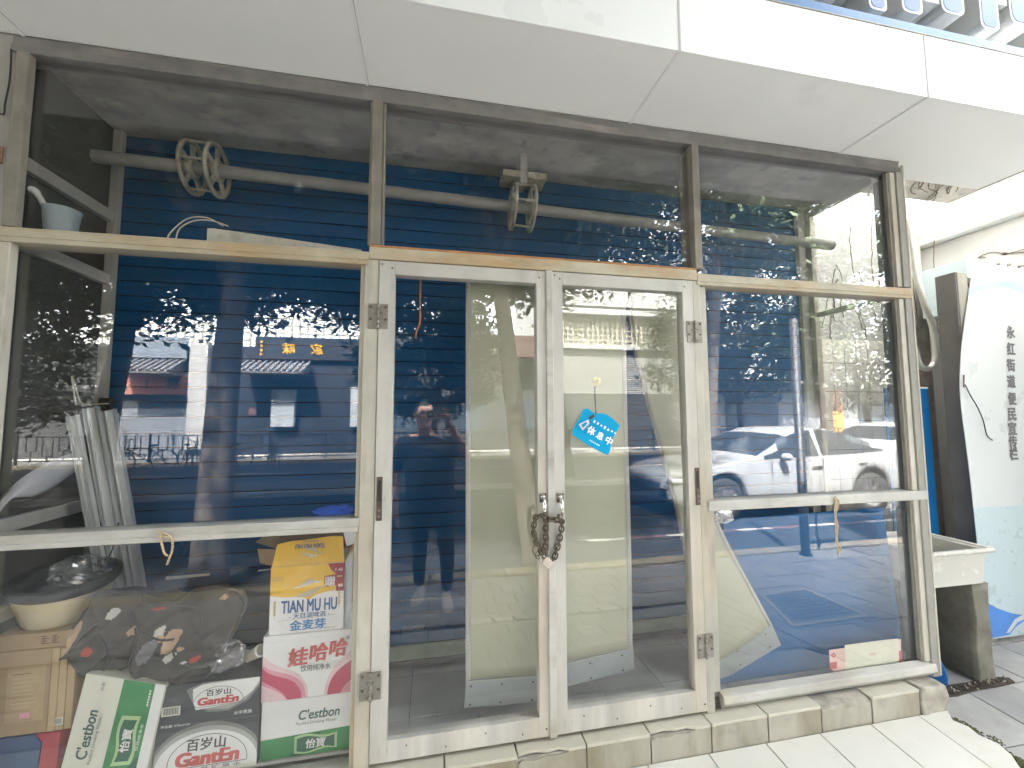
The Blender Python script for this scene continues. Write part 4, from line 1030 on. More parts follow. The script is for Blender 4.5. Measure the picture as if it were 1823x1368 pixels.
mb = MB(); mb.tube(smooth_path([(-.80,.035,2.453), (-.86,.035,2.47), (-.92,.035,2.465), (-.97,.036,2.43), (-.985,.04,2.38)], 6), .0025, "wire_white", 6)
mb.tube(smooth_path([(-.82,.037,2.453), (-.88,.037,2.482), (-.95,.038,2.47), (-1.01,.04,2.40), (-1.0,.045,2.37)], 6), .0025, "wire_white", 6); mb.build("wire", t)

# ------------------------------------------------------------------ curtains of soft film inside the doors
def curtain(label, TL, TR, BR, BL, h, yb, wave, dim=False):
    """corner points; h: height of the weighted strip"""
    TL, TR, BR, BL = map(Vector, (TL, TR, BR, BL)); t = thing("door_curtain", BL, label, "curtain", "film curtains hanging inside the doors")
    f = "curtain_film_dim" if dim else "curtain_film"
    def pos(u, v):      # v from bottom to top
        p = BL.lerp(BR, u).lerp(TL.lerp(TR, u), v)
        return p+Vector((0, wave*math.sin(u*5+v*3)*.6+wave*.5*math.sin(v*9+u*2), 0))
    mb = MB(); mb.grid(18, 30, pos, f, True, None, (0,.002,0)); mb.build("film", t)
    for e, u0, u1 in ((0, -.02, .045), (1, .955, 1.02)):
        mb = MB(); mb.grid(2, 60, lambda u, v: pos(lerp(u0,u1,u), v)+Vector((0,-.0022,0)), "curtain_band", True, None, (0,.0012,0))
        for k in range(110):
            q = pos((u0+u1)/2, (k+.5)/110)+Vector((0,-.0034,0)); mb.obox(q, Vector((.0030,0,0)), Vector((0,.0006,0)), Vector((0,0,.0018)), "curtain_strip")
        mb.build("edge_band", t)
    ax = (BR-BL).normalized(); dn = -ax.cross(Vector((0,-1,0))).normalized()
    if dn.z > 0: dn = -dn
    s0, s1 = BL-ax*.006-Vector((0,.004,0)), BR+ax*.010-Vector((0,.004,0)); mb = MB()
    mb.prism([s0+dn*h, s1+dn*h, s1-dn*.012, s0-dn*.012], (0,.010,0), "curtain_strip")
    mb.obox((s0+s1)/2-dn*.010+Vector((0,-.0012,0)), (s1-s0)/2*.998, dn*.0012, Vector((0,.001,0)), "curtain_band")
    for u in (.07,.45,.85):
        for k in (.12,.88): mb.lathe(s0.lerp(s1,u)+dn*h*k, (0,-1,0), [(0,.002),(.004,.0018),(.0045,-.001)], "rivet", 10)
    mb.build("weighted_strip", t, .0015)
curtain("yellowish film curtain hanging straight behind the left door, with a grey weighted strip", (.160,.12,2.335), (.505,.12,2.335), (.505,.13,.520), (.168,.12,.545), .098, 0, .006)
curtain("yellowish film curtain behind the right door and its blue card, its foot tilted", (.590,.14,2.335), (.950,.14,2.335), (.948,.15,.580), (.555,.12,.560), .088, 0, .007)
t3 = thing("door_curtain", (1.6,.2,.40), "film curtain pulled aside behind the hinge post, its foot in the right-hand window", "curtain", "film curtains hanging inside the doors")
Le = [at(*p) for p in ((1117,512,.20),(1137,657,.20),(1200,890,.19),(1236,1080,.17),(1248,1195,.14))]; Re = [at(*p) for p in ((1235,528,.26),(1243,700,.25),(1256,850,.22),(1274,928,.19),(1372,1115,.15))]
Le, Re = smooth_path(Le, 8), smooth_path(Re, 8)
mb = MB(); mb.grid(14, 32, lambda u, v: path_at(Le,v).lerp(path_at(Re,v),u)+Vector((0,-.03*math.sin(u*PI)*(1-v*.6),0)), "curtain_film", True, None, (0,.002,0)); mb.build("film", t3)
for e in (Le, Re):
    mb = MB(); mb.grid(1, 40, lambda u, v: path_at(e,v)+Vector(((u-.5)*.022,-.003,0)), "curtain_band" if e is Re else "frame_dark", True, None, (0,.001,0)); mb.build("edge_band", t3)
mb = MB(); q = [at(1245,1236,.135), at(1391,1149,.145), at(1375,1113,.147), at(1243,1192,.137)]; mb.prism(q, (0,.008,0), "curtain_strip")
for u in (.1,.5,.88):
    for v in (.2,.8): mb.lathe(q[0].lerp(q[1],u).lerp(q[3].lerp(q[2],u),v), (0,-1,0), [(0,.002),(.004,.0018),(.0045,-.001)], "rivet", 10)
mb.build("weighted_strip", t3, .0012)
# blue sheet leaning against the lower right pane
mb = MB(); mb.prism([Vector((1.36,.135,.3815)), Vector((2.46,.135,.3815)), at(1606,1168,.142), at(1597,1080,.165), at(1572,904,.23), at(1290,926,.23)], (0,.006,.001), "board_blue")
o = mb.build("blue_sheet", None, loc=(1.9,.06,.39), bevel=.001); tag(o, "plain royal blue plastic sheet leaning inside the lower right window", "sheet")
# paper notices stuck inside the lower right pane
t = thing("paper_notice", (2.1,.024,.45), "torn cream and pink paper notices stuck low inside the right-hand window", "notice")
def stuck(uv, m, k, name):
    P = [at(*p, .0245+k*.0006) for p in uv]; mb = MB(); mb.prism(P[::-1], (0,.0005,0), m); mb.prism([p+Vector((0,-.0002,0)) for p in P[::-1]], (0,.0001,0), m) if False else None
    return mb.build(name, t)
stuck([(1476,1158),(1478,1190),(1485,1196),(1486,1203),(1604,1180),(1604,1138)], "notice_pink", 1, "lower_sheet"); stuck([(1504,1149),(1505,1197),(1540,1193),(1598,1183),(1601,1170),(1599,1137),(1570,1140)], "notice_cream", -1, "upper_sheet")
mb = MB(); Y = .0238
def q4(a, b, c, d, m):
    P = [at(*p, Y) for p in (d, c, b, a)]; mb.prism(P, (0,.0004,0), m)
q4((1478,1180),(1478,1192),(1490,1190),(1490,1178),"notice_red"); q4((1545,1193),(1546,1199),(1568,1195),(1568,1188),"notice_red"); q4((1600,1160),(1601,1180),(1606,1179),(1605,1158),"notice_red"); q4((1590,1182),(1591,1187),(1606,1184),(1605,1178),"notice_red")
c = [(1484,1162),(1479,1167),(1484,1172),(1489,1167)]; q4(c[0],c[1],c[2],c[3],"notice_red")
Y = .0232; c = [(1484,1165),(1482,1167),(1484,1169),(1486,1167)]; q4(c[0],c[1],c[2],c[3],"notice_pink")
Y = .0234; q4((1548,1164),(1550,1168),(1560,1166),(1558,1162),"notice_pink"); mb.build("printing", t)
# crumpled clear tape in the corners of that pane
for (px, py, lab) in ((1290,920,"crumpled clear film taped in the upper left corner of the lower right pane"), (1588,898,"crumpled clear film taped beside the right-hand corner post")):
    p = at(px, py, .028); crumple("clear_film_scrap", tuple(p), .05 if px < 1400 else .035, .004, .032, "clear_film", lab, "film scrap", px, n=18, amp=.7)
# strap behind the left door
o = MB().tube(smooth_path([at(749,490,.10), at(748,530,.10), at(748,565,.10), at(746,580,.10), at(741,592,.10), at(740,603,.10)], 5), .0045, "orange_strap", 6).build("orange_strap")
tag(o, "frayed orange strap hanging behind the top of the left door", "strap")
# twine on the two middle rails
def twine(name, paths, label):
    mb = MB()
    for P in paths:
        P = smooth_path(P, 8)
        for ph in (0, PI): mb.tube([p+Vector((math.cos(i*.9+ph)*.0022, math.sin(i*.9+ph)*.0022, 0)) for i, p in enumerate(P)], .0022, "twine", 5)
    return tag(mb.build(name), label, "twine")
twine("twine_loop", [[at(283,946,-.032), at(292,950,-.036), at(302,955,-.034), at(307,965,-.032), at(306,982,-.031), at(301,995,-.031), at(297,1006,-.031)], [at(288,948,-.034), at(286,960,-.036), at(289,972,-.034), at(292,984,-.033), at(298,990,-.032)], [at(284,955,-.033), at(300,957,-.036)]], "short loop of pale twine knotted round the left middle rail")
twine("twine_tassel", [[at(1487,885,-.030), at(1489,905,-.036), at(1487,930,-.034), at(1490,960,-.033), at(1493,990,-.033)], [at(1490,886,-.030), at(1486,910,-.037), at(1491,935,-.035), at(1489,965,-.034), at(1496,975,-.033), at(1492,991,-.033)], [at(1484,888,-.031), at(1493,892,-.037), at(1488,915,-.037)]], "frayed hank of twine hanging from the right middle rail")
# blue closed card on a suction cup
t = thing("closed_card", at(1060,770,.0), "bright blue curled card with white characters, hung crooked on the right door glass", "card")
out = [(400,605),(450,600),(545,660),(620,655),(690,672),(730,700),(790,750),(845,810),(790,900),(755,970),(735,1050),(730,1110),(700,1165),(640,1145),(450,1040),(275,920),(262,870),(300,800),(350,720)]
P = [at(980+x/6.8375, 640+y/6.8375, -.004-.012*((y-600)/600)) for x, y in out]
mb = MB(); mb.prism(P[::-1], (0,.0016,0), "cyan_card"); mb.build("card_body", t, .0004, 1)
O = at(980+605/6.8375, 640+930/6.8375, -.0155); Uv = (at(980+755/6.8375, 640+1016/6.8375, -.0155)-O); F = Face(O, Uv, (0,-.02,1), lift=.0004); mb = MB()
s = (at(1080,760,0)-at(1000,760,0)).length/80/6.8375
F.text(mb, "休", -122*s, 0, h=92*s, mat="print_white", k=2, weight=.03); F.text(mb, "息", 0, 0, h=84*s, mat="print_white", k=2, weight=.03); F.text(mb, "中", 122*s, 0, h=92*s, mat="print_white", k=2, weight=.03)
F.text(mb, "@ closed", -40*s, -105*s, h=22*s, w=120*s, mat="print_pale", k=2) if False else None
rnd = random.Random(3)
for k in range(7): F.rect(mb, (-150+k*48)*s, (98+rnd.uniform(-6,6))*s, (-150+k*48+22)*s, (122+rnd.uniform(-6,6))*s, "print_white", 2)
for k in range(6): F.rect(mb, (-90+k*24)*s, -112*s, (-90+k*24+13)*s, -98*s, "print_white", 2)
F.poly(mb, [(-290*s,-10*s),(-215*s,-50*s),(-180*s,60*s),(-215*s,95*s)], "print_pale", 2); F.poly(mb, [(-262*s,0),(-225*s,-22*s),(-205*s,45*s),(-225*s,60*s)], "cyan_card", 3); F.poly(mb, [(-160*s,165*s),(-190*s,180*s),(-225*s,120*s),(-195*s,100*s)], "ink", 2)
mb.build("lettering", t)
mb = MB(); c = at(1062,678.5,.017); mb.lathe(c, (0,-1,0), [(.020,0),(.0195,.002),(.013,.005),(.007,.009),(.006,.012),(.003,.013),(0,.012)], "cup_yellow", 28); mb.lathe(c+Vector((0,-.0125,0)), (0,-1,0), [(.003,0),(.003,.002),(0,.002)], "rivet", 10); mb.build("suction_cup", t)
mb = MB(); cp = smooth_path([at(1059,689,.006), at(1059,705,.002), at(1060,720,.0), at(1061,738,-.004)], 10); n = 26
for k in range(n):
    p = path_at(cp, k/(n-1)); mb.ball(p+Vector((.0012*(-1)**k,0,0)), .0030, "black_plastic", 8)
mb.build("bead_chain", t)
# ------------------------------------------------------------------ to the right of the shop
XN, YW = 4.2, 1.10
mb = MB(); mb.box(2.62, YW, -.1, XN, YW+.2, 2.32, "grout_dark"); 
rnd = random.Random(6); x = 2.70
while x < XN:
    z = .2
    while z < 2.3:
        mb.box(x+.002, YW-.008+rnd.uniform(-.0008,.0008), z+.002, min(x+.118, XN), YW-.0005, min(z+.238, 2.32), "wall_tile"); z += .24
    x += .12
o = mb.build("tiled_wall", None, loc=(3.4,YW,.2), bevel=.0015, ); tag(o, "cream tiled wall at the back of the recess behind the display board", "wall")
mb = MB(); mb.box(2.62, YW+.004, 2.321, XN, YW+.2, 3.75, "plaster_white"); o = mb.build("plaster_wall", None, loc=(3.4,YW,2.32)); tag(o, "white plaster wall above the cream tiles in the recess", "wall")
t = thing("neighbouring_building", (4.6,.2,.1), "white plastered side of the neighbouring building with a deep bright ledge", "building")
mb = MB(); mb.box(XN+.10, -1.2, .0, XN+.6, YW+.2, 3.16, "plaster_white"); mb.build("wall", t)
mb = MB(); mb.box(XN+.75, -.4, .0, XN+14, 5, 6.5, "plaster_white"); mb.build("main_block", t)  # out of view, made tall for the shade it casts
mb = MB(); mb.box(XN, -1.2, 3.165, XN+.7, YW+.2, 3.445, "plaster_sunlit"); mb.build("ledge", t, .008)
mb = MB(); mb.box(2.6, YW+.21, 0, XN+.74, 5, 4.8, "plaster_white"); mb.build("sun_blocking_mass", t)  # unseen mass closing the passage, added to block the sun
mb = MB(); mb.box(2.60, .14, 3.449, XN+.7, .82, 3.60, "concrete_ceiling"); mb.build("slab", t, .01)
# creepers on the slab and the ledge wall
def vine(paths, label, leaves, seed):
    mb = MB(); rnd = random.Random(seed)
    for P in paths:
        Q = smooth_path(P, 6); mb.tube([q+Vector((rnd.uniform(-.004,.004), rnd.uniform(-.004,.004), rnd.uniform(-.003,.003))) for q in Q], .0028, "vine", 5)
        for q in Q:
            if rnd.random() < leaves*.45:
                n = Vector((rnd.uniform(-1,1), rnd.uniform(-1,1), rnd.uniform(-1,1))).normalized(); a = n.orthogonal().normalized()*rnd.uniform(.006,.016); b = n.cross(a); c = q+n*.01
                mb.add([c-a, c+b*.7, c+a, c-b*.7], [(0,1,2,3)], "vine_leaf")
    return tag(mb.build("dry_creeper"), label, "creeper")
rnd = random.Random(21); P1 = []
for k in range(30):
    a = Vector((rnd.uniform(2.7,3.7), rnd.uniform(.16,.45), 3.444)); P = [a]
    for j in range(5): P.append(P[-1]+Vector((rnd.uniform(.02,.16), rnd.uniform(.02,.14), rnd.uniform(-.004,.002))))
    P1.append([p if p.y < YW-.02 else Vector((p.x, YW-.02, p.z)) for p in P])
for k in range(5):
    x = 3.2+k*.2; P1.append([Vector((x,.75+.05*k,3.44)), Vector((x+.02,.8,3.3)), Vector((x+.01,.82,3.0-.1*k)), Vector((x+.05,.83,2.75-.1*k))])
vine(P1, "dry creeper with a few dead leaves under the grey concrete slab", .12, 1)
P2 = []
for k in range(12):
    y = rnd.uniform(-.2,1.0); z = rnd.uniform(2.75,3.1); P = [Vector((XN+.094,y,z))]
    for j in range(6): P.append(P[-1]+Vector((0, rnd.uniform(-.14,.05), rnd.uniform(-.04,.04))))
    P2.append(P)
vine(P2, "dry creeper trailing along the shaded wall below the bright ledge", .25, 2)
P3 = []
for k in range(9):
    x = rnd.uniform(3.35,4.0); z = rnd.uniform(2.4,3.0); P = [Vector((x,YW-.004,z))]
    for j in range(6): P.append(P[-1]+Vector((rnd.uniform(-.05,.05), 0, rnd.uniform(-.15,.03))))
    P3.append(P)
vine(P3, "dry creeper on the white plaster above the cream tiles", .2, 3)
# pillar stub, pipe, blue board
t = thing("wooden_post", (3.62,.92,.2), "dark weathered post with a flaking white top beside the grey pipe", "post")
mb = MB(); P = [at(1620,532,.92), at(1645,528,.92)]; x0, x1, zt = P[0].x, P[1].x, P[0].z; mb.box(x0,.90,.18,x1,.97,zt,"wood_dark"); mb.build("shaft", t, .005)
mb = MB(); mb.box(x0-.005,.905,zt+.001,x1-.02,.99,3.2,"cement"); mb.build("top", t, .005)
pp = [(1619,392),(1626,440),(1634,500),(1647,545),(1660,580),(1667,618),(1664,645),(1652,657),(1637,650),(1628,625),(1620,603),(1606,590)]
o = MB().tube(smooth_path([at(a, b, .62) for a, b in pp], 6), .021, "pvc_pipe", 14).build("grey_pipe", None, loc=(3.3,.62,2.0)); tag(o, "grey plastic pipe curving down in a hook beside the corner post", "pipe")
mb = MB(); mb.box(3.05,.52,.19,3.425,.532,1.87,"board_blue"); mb.box(3.05,.518,1.8705,3.425,.534,1.882,"board_pale"); o = mb.build("blue_board", None, loc=(3.1,.52,.19), bevel=.001); tag(o, "upright blue board standing behind the sink and the corner post", "board")
# sink on its concrete block
t = thing("utility_sink", (2.85,.22,.77), "white ceramic utility sink with overflow holes, on a rough concrete block beside the shop", "sink")
x0, x1, y0, y1, z0, z1 = 2.60, 3.055, .055, .405, .752, .945
mb = MB(); w = .022; s = .018
outer = [(x0,y0),(x1,y0),(x1,y1),(x0,y1)]; inner = [(x0+w,y0+w),(x1-w,y0+w),(x1-w,y1-w),(x0+w,y1-w)]; low = [(x0+w+s,y0+w+s),(x1-w-s,y0+w+s),(x1-w-s,y1-w-s),(x0+w+s,y1-w-s)]; foot = [(x0+s,y0+s*.8),(x1-s,y0+s*.8),(x1-s,y1-s),(x0+s,y1-s)]
vs = [Vector((a,b,z1)) for a, b in outer]+[Vector((a,b,z1)) for a, b in inner]+[Vector((a,b,z0+.03)) for a, b in low]+[Vector((a,b,z0)) for a, b in foot]
fs = []
for i in range(4):
    j = (i+1) % 4; fs += [(i,j,4+j,4+i), (4+i,4+j,8+j,8+i), (i,12+i,12+j,j)]
fs += [(8,9,10,11), (15,14,13,12)]
mb.add(vs, fs, "sink_white"); basin = mb.build("basin", t, .008, 3)
mb = MB(); r = [Vector((x0-.006,y0-.012,z1-.004)), Vector((x1+.020,y0-.012,z1-.004)), Vector((x1+.020,y1,z1-.004)), Vector((x0-.006,y1,z1-.004))]
for a, b in zip(r, r[1:]+r[:1]): mb.tube([a, a.lerp(b,.5), b], .013, "sink_white", 12)
mb.build("rolled_rim", t)
mb = MB()
for k in range(4): mb.lathe((2.90+.035*(k-1.5), y1-w-.003, .885+.006*(k%2)), (0,-1,0), [(0,.003),(.008,.003),(.008,-.001)], "ink", 10)
for k in range(3): mb.lathe((2.90+.035*(k-1), y1-w-.004, .855), (0,-1,0), [(0,.003),(.008,.003),(.008,-.001)], "ink", 10)
mb.build("overflow_holes", t)
def rough_block(name, x0, y0, z0, x1, y1, z1, m, label, cat, amp=.012, cuts=9):
    b = bmesh.new(); bmesh.ops.create_cube(b, size=1); bmesh.ops.subdivide_edges(b, edges=b.edges[:], cuts=cuts, use_grid_fill=True); vs = []
    for v in b.verts:
        p = Vector((lerp(x0,x1,v.co.x+.5), lerp(y0,y1,v.co.y+.5), lerp(z0,z1,v.co.z+.5))); q = p*9
        k = 1 if abs(v.co.z-.5) > .01 else 0
        vs.append(p+Vector((noise.noise(q), noise.noise(q+Vector((7,0,0))), 0))*amp*k)
    mb = MB(); mb.add(vs, [tuple(v.index for v in f.verts) for f in b.faces], m, True); b.free()
    return tag(mb.build(name, None, loc=((x0+x1)/2, (y0+y1)/2, z0)), label, cat)
rough_block("concrete_block", 2.955, .075, .17, 3.075, .40, .751, "cement_dark", "rough dark concrete block carrying the right end of the sink", "concrete block")
rough_block("concrete_block", 2.585, .16, .17, 2.66, .40, .751, "cement_dark", "rough concrete block under the sink, half behind the corner post", "concrete block")
t = thing("blue_basin", (2.70,.12,.2), "bright blue plastic basin standing on edge under the sink", "basin")
mb = MB(); mb.lathe((2.635,.155,.315), (.85,-.25,.1), [(0,.0),(.07,.0),(.105,.065),(.110,.068),(.106,.072),(.068,.008),(0,.008)], "blue_plastic", 36); mb.build("basin_body", t)
o = MB().tube(smooth_path([(2.74,.22,.76), (2.745,.21,.70), (2.73,.22,.62), (2.70,.26,.57), (2.66,.30,.56)], 6), .020, "blue_plastic", 12).build("waste_pipe"); tag(o, "blue flexible waste pipe under the sink", "pipe")
# display board in a dark steel frame
t = thing("display_board", (3.8,.40,.17), "white public notice board with vertical grey characters in a dark steel frame", "notice board")
mb = MB(); mb.box(3.515,.372,.19,3.60,.49,2.665,"frame_dark"); mb.box(3.522,.366,.19,3.612,.3715,2.66,"frame_edge"); mb.build("frame_post", t, .003)
mb = MB(); mb.box(3.613,.41,2.60,5.3,.47,2.65,"frame_edge"); mb.box(3.613,.40,2.50,5.3,.46,2.535,"frame_dark"); mb.box(3.613,.45,2.05,5.3,.46,2.5,"board_pale"); mb.build("top_bar", t, .003)
mb = MB(); mb.box(3.53,.35,.155,5.3,.42,.215,"frame_edge"); mb.build("bottom_bar", t, .003)
mb = MB(); mb.box(3.85,.50,2.45,5.3,.8,2.83,"board_pale"); mb.build("cabinet_top", t, .004)
YB_ = .355
Lx = [(1735,472),(1729,500),(1722,545),(1713,610),(1709,680),(1712,730),(1720,790),(1732,890),(1742,985),(1750,1070),(1757,1140)]
edge = [at(a, b, YB_) for a, b in Lx]; xr = 5.2; top = edge[0].z; bot = edge[-1].z
def board(z0, z1, m, lift, name):
    E2 = [p for p in smooth_path(edge, 5) if z0 <= p.z <= z1]
    P = [Vector((p.x,YB_-lift,p.z)) for p in E2]; P[0].z = z1; P[-1].z = z0
    mb = MB(); mb.prism(P+[Vector((xr,YB_-lift,z0)), Vector((xr,YB_-lift,z1+.06))], (0,.004,0), m); return mb.build(name, t)
seam = at(1735,905,YB_).z
board(seam+.001, top, "board_white", .0, "upper_panel"); board(bot, seam-.001, "board_pale", -.001, "lower_panel")
mb = MB(); F = Face((0,YB_-.0002,0), (1,0,0), (0,0,1), lift=.001)
txt = "永红街道便民宣传栏"; pc = [(1798.5,592),(1799,621),(1799,650.5),(1799.5,679.5),(1801,710),(1801,738),(1801.5,763),(1802.5,787),(1804,808)]
for ch, (a, b) in zip(txt, pc):
    p = at(a, b, YB_); F.text(mb, ch, p.x, p.z, h=.083, w=.070, mat="ink_grey", k=2, weight=.05)
mb.build("lettering", t)
mb = MB()
def band(P, m, k): F.poly(mb, [(at(a,b,YB_).x, at(a,b,YB_).z) for a, b in P], m, k)
band([(1727,515),(1745,506),(1765,500),(1790,499),(1823,506),(1860,520),(1860,540),(1823,522),(1790,512),(1765,512),(1745,517),(1724,527)], "board_sky", 1)
mb.build("painted_wave", t); mb = MB()
band([(1752,1071),(1775,1083),(1800,1092),(1823,1096),(1870,1098),(1870,1112),(1823,1105),(1808,1116),(1797,1130),(1759,1137)], "board_deep", 2)
band([(1870,1098),(1823,1092),(1805,1103),(1790,1127),(1797,1126),(1810,1108),(1828,1100),(1870,1104)], "board_white", 3)
mb.build("painted_wave", t)
mb = MB(); mb.tube(smooth_path([at(1718,685,.345), at(1728,705,.338), at(1740,725,.336), at(1750,748,.338), at(1757,775,.34), at(1767,784,.345)], 5), .0035, "cable_black", 6); mb.tube([at(1716,668,.35), at(1716,690,.345)], .004, "vine", 6); mb.build("loose_wire", t)
for (a, b) in ((1777,470),(1796,471),(1815,474)): mb = MB(); p = at(a,b,YB_-.01); mb.lathe(p, (0,-1,0), [(0,.012),(.012,.008),(.012,-.004)], "steel", 12); mb.build("bolt", t)
mb = MB(); mb.prism([atz(1752,1158,.192), atz(1823,1210,.170), atz(1900,1206,.170), atz(1830,1150,.192)], (0,0,-.02), "paver_c")
struct(mb.build("drain_slab"))
mb = MB(); a, b = atz(1752,1157,.196), atz(1826,1211,.178); mb.beam(a, b, .022, .012, "frame_dark"); o = mb.build("drain_bar", None, loc=a); tag(o, "dark steel strip let into the paving at the foot of the notice board", "strip")
# moss and litter along the broken edge of the apron
def moss(cx, cy, n, rx, ry, m, seed, name):
    rnd = random.Random(seed); mb = MB()
    for k in range(n):
        a = rnd.uniform(0, 2*PI); r = math.sqrt(rnd.random()); x, y = cx+math.cos(a)*r*rx, cy+math.sin(a)*r*ry; s = rnd.uniform(.0012,.0042)
        mb.ball((x, y, slope(y)+.004), s, m, 6, (1,1,.8))
    return mb, name
mb = MB()
for k, (cx, cy, n, rx, ry) in enumerate(((2.49,-.15,110,.022,.045), (2.50,-.20,60,.02,.05), (2.49,-.31,240,.028,.05), (2.455,-.40,120,.02,.03), (2.43,-.50,170,.03,.05), (2.40,-.56,80,.03,.03), (2.53,-.23,40,.02,.03))):
    b, _ = moss(cx, cy, n, rx, ry, "moss", k, ""); o_ = len(mb.v); mb.v += b.v; mb.f += [tuple(i+o_ for i in f) for f in b.f]; mb.mi += [mb.m("moss")]*len(b.f); mb.sm += b.sm
o = mb.build("moss"); o["kind"] = "stuff"
rnd = random.Random(9); mb = MB()
for k in range(170):
    u = rnd.random(); x = lerp(2.57,3.12,u)+rnd.uniform(-.02,.02); y = lerp(.035,.06,u)+rnd.uniform(-.022,.022); a = rnd.uniform(0,PI); l = rnd.uniform(.003,.014)
    mb.beam((x-math.cos(a)*l, y-math.sin(a)*l*.5, slope(y)+.004), (x+math.cos(a)*l, y+math.sin(a)*l*.5, slope(y)+.010), rnd.uniform(.003,.008), .003, ["soil","soil","vine","cement","soil"][k % 5])
P = [(2.55,.075), (2.56,.03), (2.70,.015), (2.85,.03), (3.0,.028), (3.14,.035), (3.16,.07), (3.05,.10), (2.9,.085), (2.72,.09)]
mb.prism([Vector((x,y,slope(y)+.0035)) for x, y in P], (0,0,-.006), "soil")
o = mb.build("leaf_litter"); o["kind"] = "stuff"
# ------------------------------------------------------------------ the street behind the camera, seen mirrored in the panes
# trees: trunk, limbs and a crown of leaf-sized faces gathered in clumps
def tree(name, base, h, rad, zlow, lab, seed, trunk_r=.18, lean=(0,0), nclump=90, per=150, leaf=.075, matn="leaf_dark", flat=.75, group="street trees"):
    rnd = random.Random(seed); b = Vector(base); t = thing(name, b, lab, "tree", group)
    mb = MB(); top = b+Vector((lean[0], lean[1], zlow+.3*(h-zlow)))
    P = smooth_path([b+Vector((0,0,-.1)), b.lerp(top,.3)+Vector((rnd.uniform(-.06,.06),rnd.uniform(-.06,.06),0)), b.lerp(top,.65)+Vector((rnd.uniform(-.1,.1),rnd.uniform(-.1,.1),0)), top], 6)
    n = len(P); mb.tube(P, [trunk_r*(1.25 if i == 0 else 1)*(1-.45*i/(n-1)) for i in range(n)], "bark", 12)
    cc = top+Vector((0,0,.25*(h-zlow))); ends = []
    for k in range(9):
        a = 2*PI*k/9+rnd.uniform(-.3,.3); r = rad*rnd.uniform(.45,.85); e = cc+Vector((math.cos(a)*r, math.sin(a)*r, rnd.uniform(-.25,.5)*(h-zlow)*.6))
        s = path_at(P, rnd.uniform(.62,1.0)); m = s.lerp(e,.5)+Vector((0,0,.25))
        mb.tube(smooth_path([s,m,e],5), [trunk_r*.38*(1-.8*i/10) for i in range(11)], "bark", 7); ends.append(e)
        for q in range(3):
            f = e.lerp(m, rnd.uniform(0,.6)); g = f+Vector((rnd.uniform(-1,1),rnd.uniform(-1,1),rnd.uniform(-.2,.8)))*rad*.35
            mb.tube([f, f.lerp(g,.5)+Vector((0,0,.06)), g], [trunk_r*.12,trunk_r*.09,trunk_r*.03], "bark", 5); ends.append(g)
    mb.build("trunk", t)
    vs = []; fs = []; hz = (h-zlow)/2; zc = (h+zlow)/2+b.z
    for c in range(nclump):
        if c < len(ends) and rnd.random() < .9: q = ends[c]
        else:
            while True:
                d = Vector((rnd.uniform(-1,1), rnd.uniform(-1,1), rnd.uniform(-1,1)))
                if .35 < d.length < 1: break
            q = Vector((b.x+lean[0]+d.x*rad, b.y+lean[1]+d.y*rad, zc+d.z*hz))
        cr = rad*rnd.uniform(.13,.26)
        for j in range(int(per*rnd.uniform(.6,1.3))):
            p = q+Vector((rnd.gauss(0,cr*.55), rnd.gauss(0,cr*.55), rnd.gauss(0,cr*.38)))
            a = Vector((rnd.gauss(0,1), rnd.gauss(0,1), rnd.gauss(0,.5)))
            if a.length < .01: continue
            a.normalize(); a *= leaf*rnd.uniform(.6,1.3); w = a.cross(Vector((rnd.gauss(0,.5), rnd.gauss(0,.5), 1)))
            if w.length < 1e-5: continue
            w.normalize(); w *= a.length*.42
            o = len(vs); vs += [p-a, p+w-a*.1, p+a, p-w-a*.1]; fs.append((o,o+1,o+2,o+3))
    mb = MB(); mb.add(vs, fs, matn, False); mb.build("crown", t)
    return t
# near row on the kerb
p = across(405, 985, 2.55)
tree("street_tree", (-2.15,-2.95,-.02), 9.0, 3.9, 3.3, "broad dark street tree standing on the near kerb, left of the photographer", 3, .18, (-.2,-1.0), 230, 210, .085)
tree("street_tree", (1.25,-3.15,-.05), 9.4, 3.6, 3.7, "leaning dark street tree on the near kerb behind the photographer", 5, .15, (-.6,-1.1), 200, 210, .085)
tree("street_tree", (-6.6,-3.1,-.05), 9.0, 4.1, 3.1, "dark street tree on the near kerb, beyond the broad one", 7, .18, (0,-1.0), 230, 200, .09)
tree("street_tree", (-11.5,-3.1,-.05), 8.8, 4.0, 3.0, "dark street tree farthest along the near kerb", 8, .18, (0,-1.0), 170, 190, .10)
# far row beyond the road
tree("street_tree", (-7.2,-9.0,-.06), 10.2, 4.2, 3.7, "tall dense street tree on the planted strip, before the shop with the pale shutter", 11, .28, (.4,0), 190, 210, .14)
tree("street_tree", (-1.3,-8.9,-.06), 10.3, 4.2, 4.0, "tall dense street tree on the planted strip, before the restaurant with golden characters", 13, .30, (.3,.2), 190, 210, .14)
tree("street_tree", (3.6,-9.0,-.06), 10.0, 3.2, 5.0, "tall street tree on the planted strip, between the restaurant and the white building", 17, .26, (-.8,0), 120, 190, .13)
tree("bushy_tree", (11.0,-11.3,-.1), 6.4, 3.4, 1.9, "low bushy tree across the road behind the white saloon car", 19, .14, (0,0), 120, 170, .11, "leaf_mid")
tree("bushy_tree", (17.5,-12.0,-.1), 6.8, 3.8, 1.7, "rounded bushy tree farthest to the right across the road", 23, .15, (0,0), 120, 170, .12, "leaf_mid")
tree("bushy_tree", (22.5,-8.0,-.1), 9.5, 3.6, 4.5, "loose light green tree at the end of the road", 29, .2, (0,0), 80, 150, .12, "leaf_mid")
tree("bushy_tree", (-13.5,-9.0,-.06), 10.0, 4.6, 2.9, "spreading tree far to the left on the planted strip", 31, .24, (0,0), 180, 190, .15, "leaf_dark")
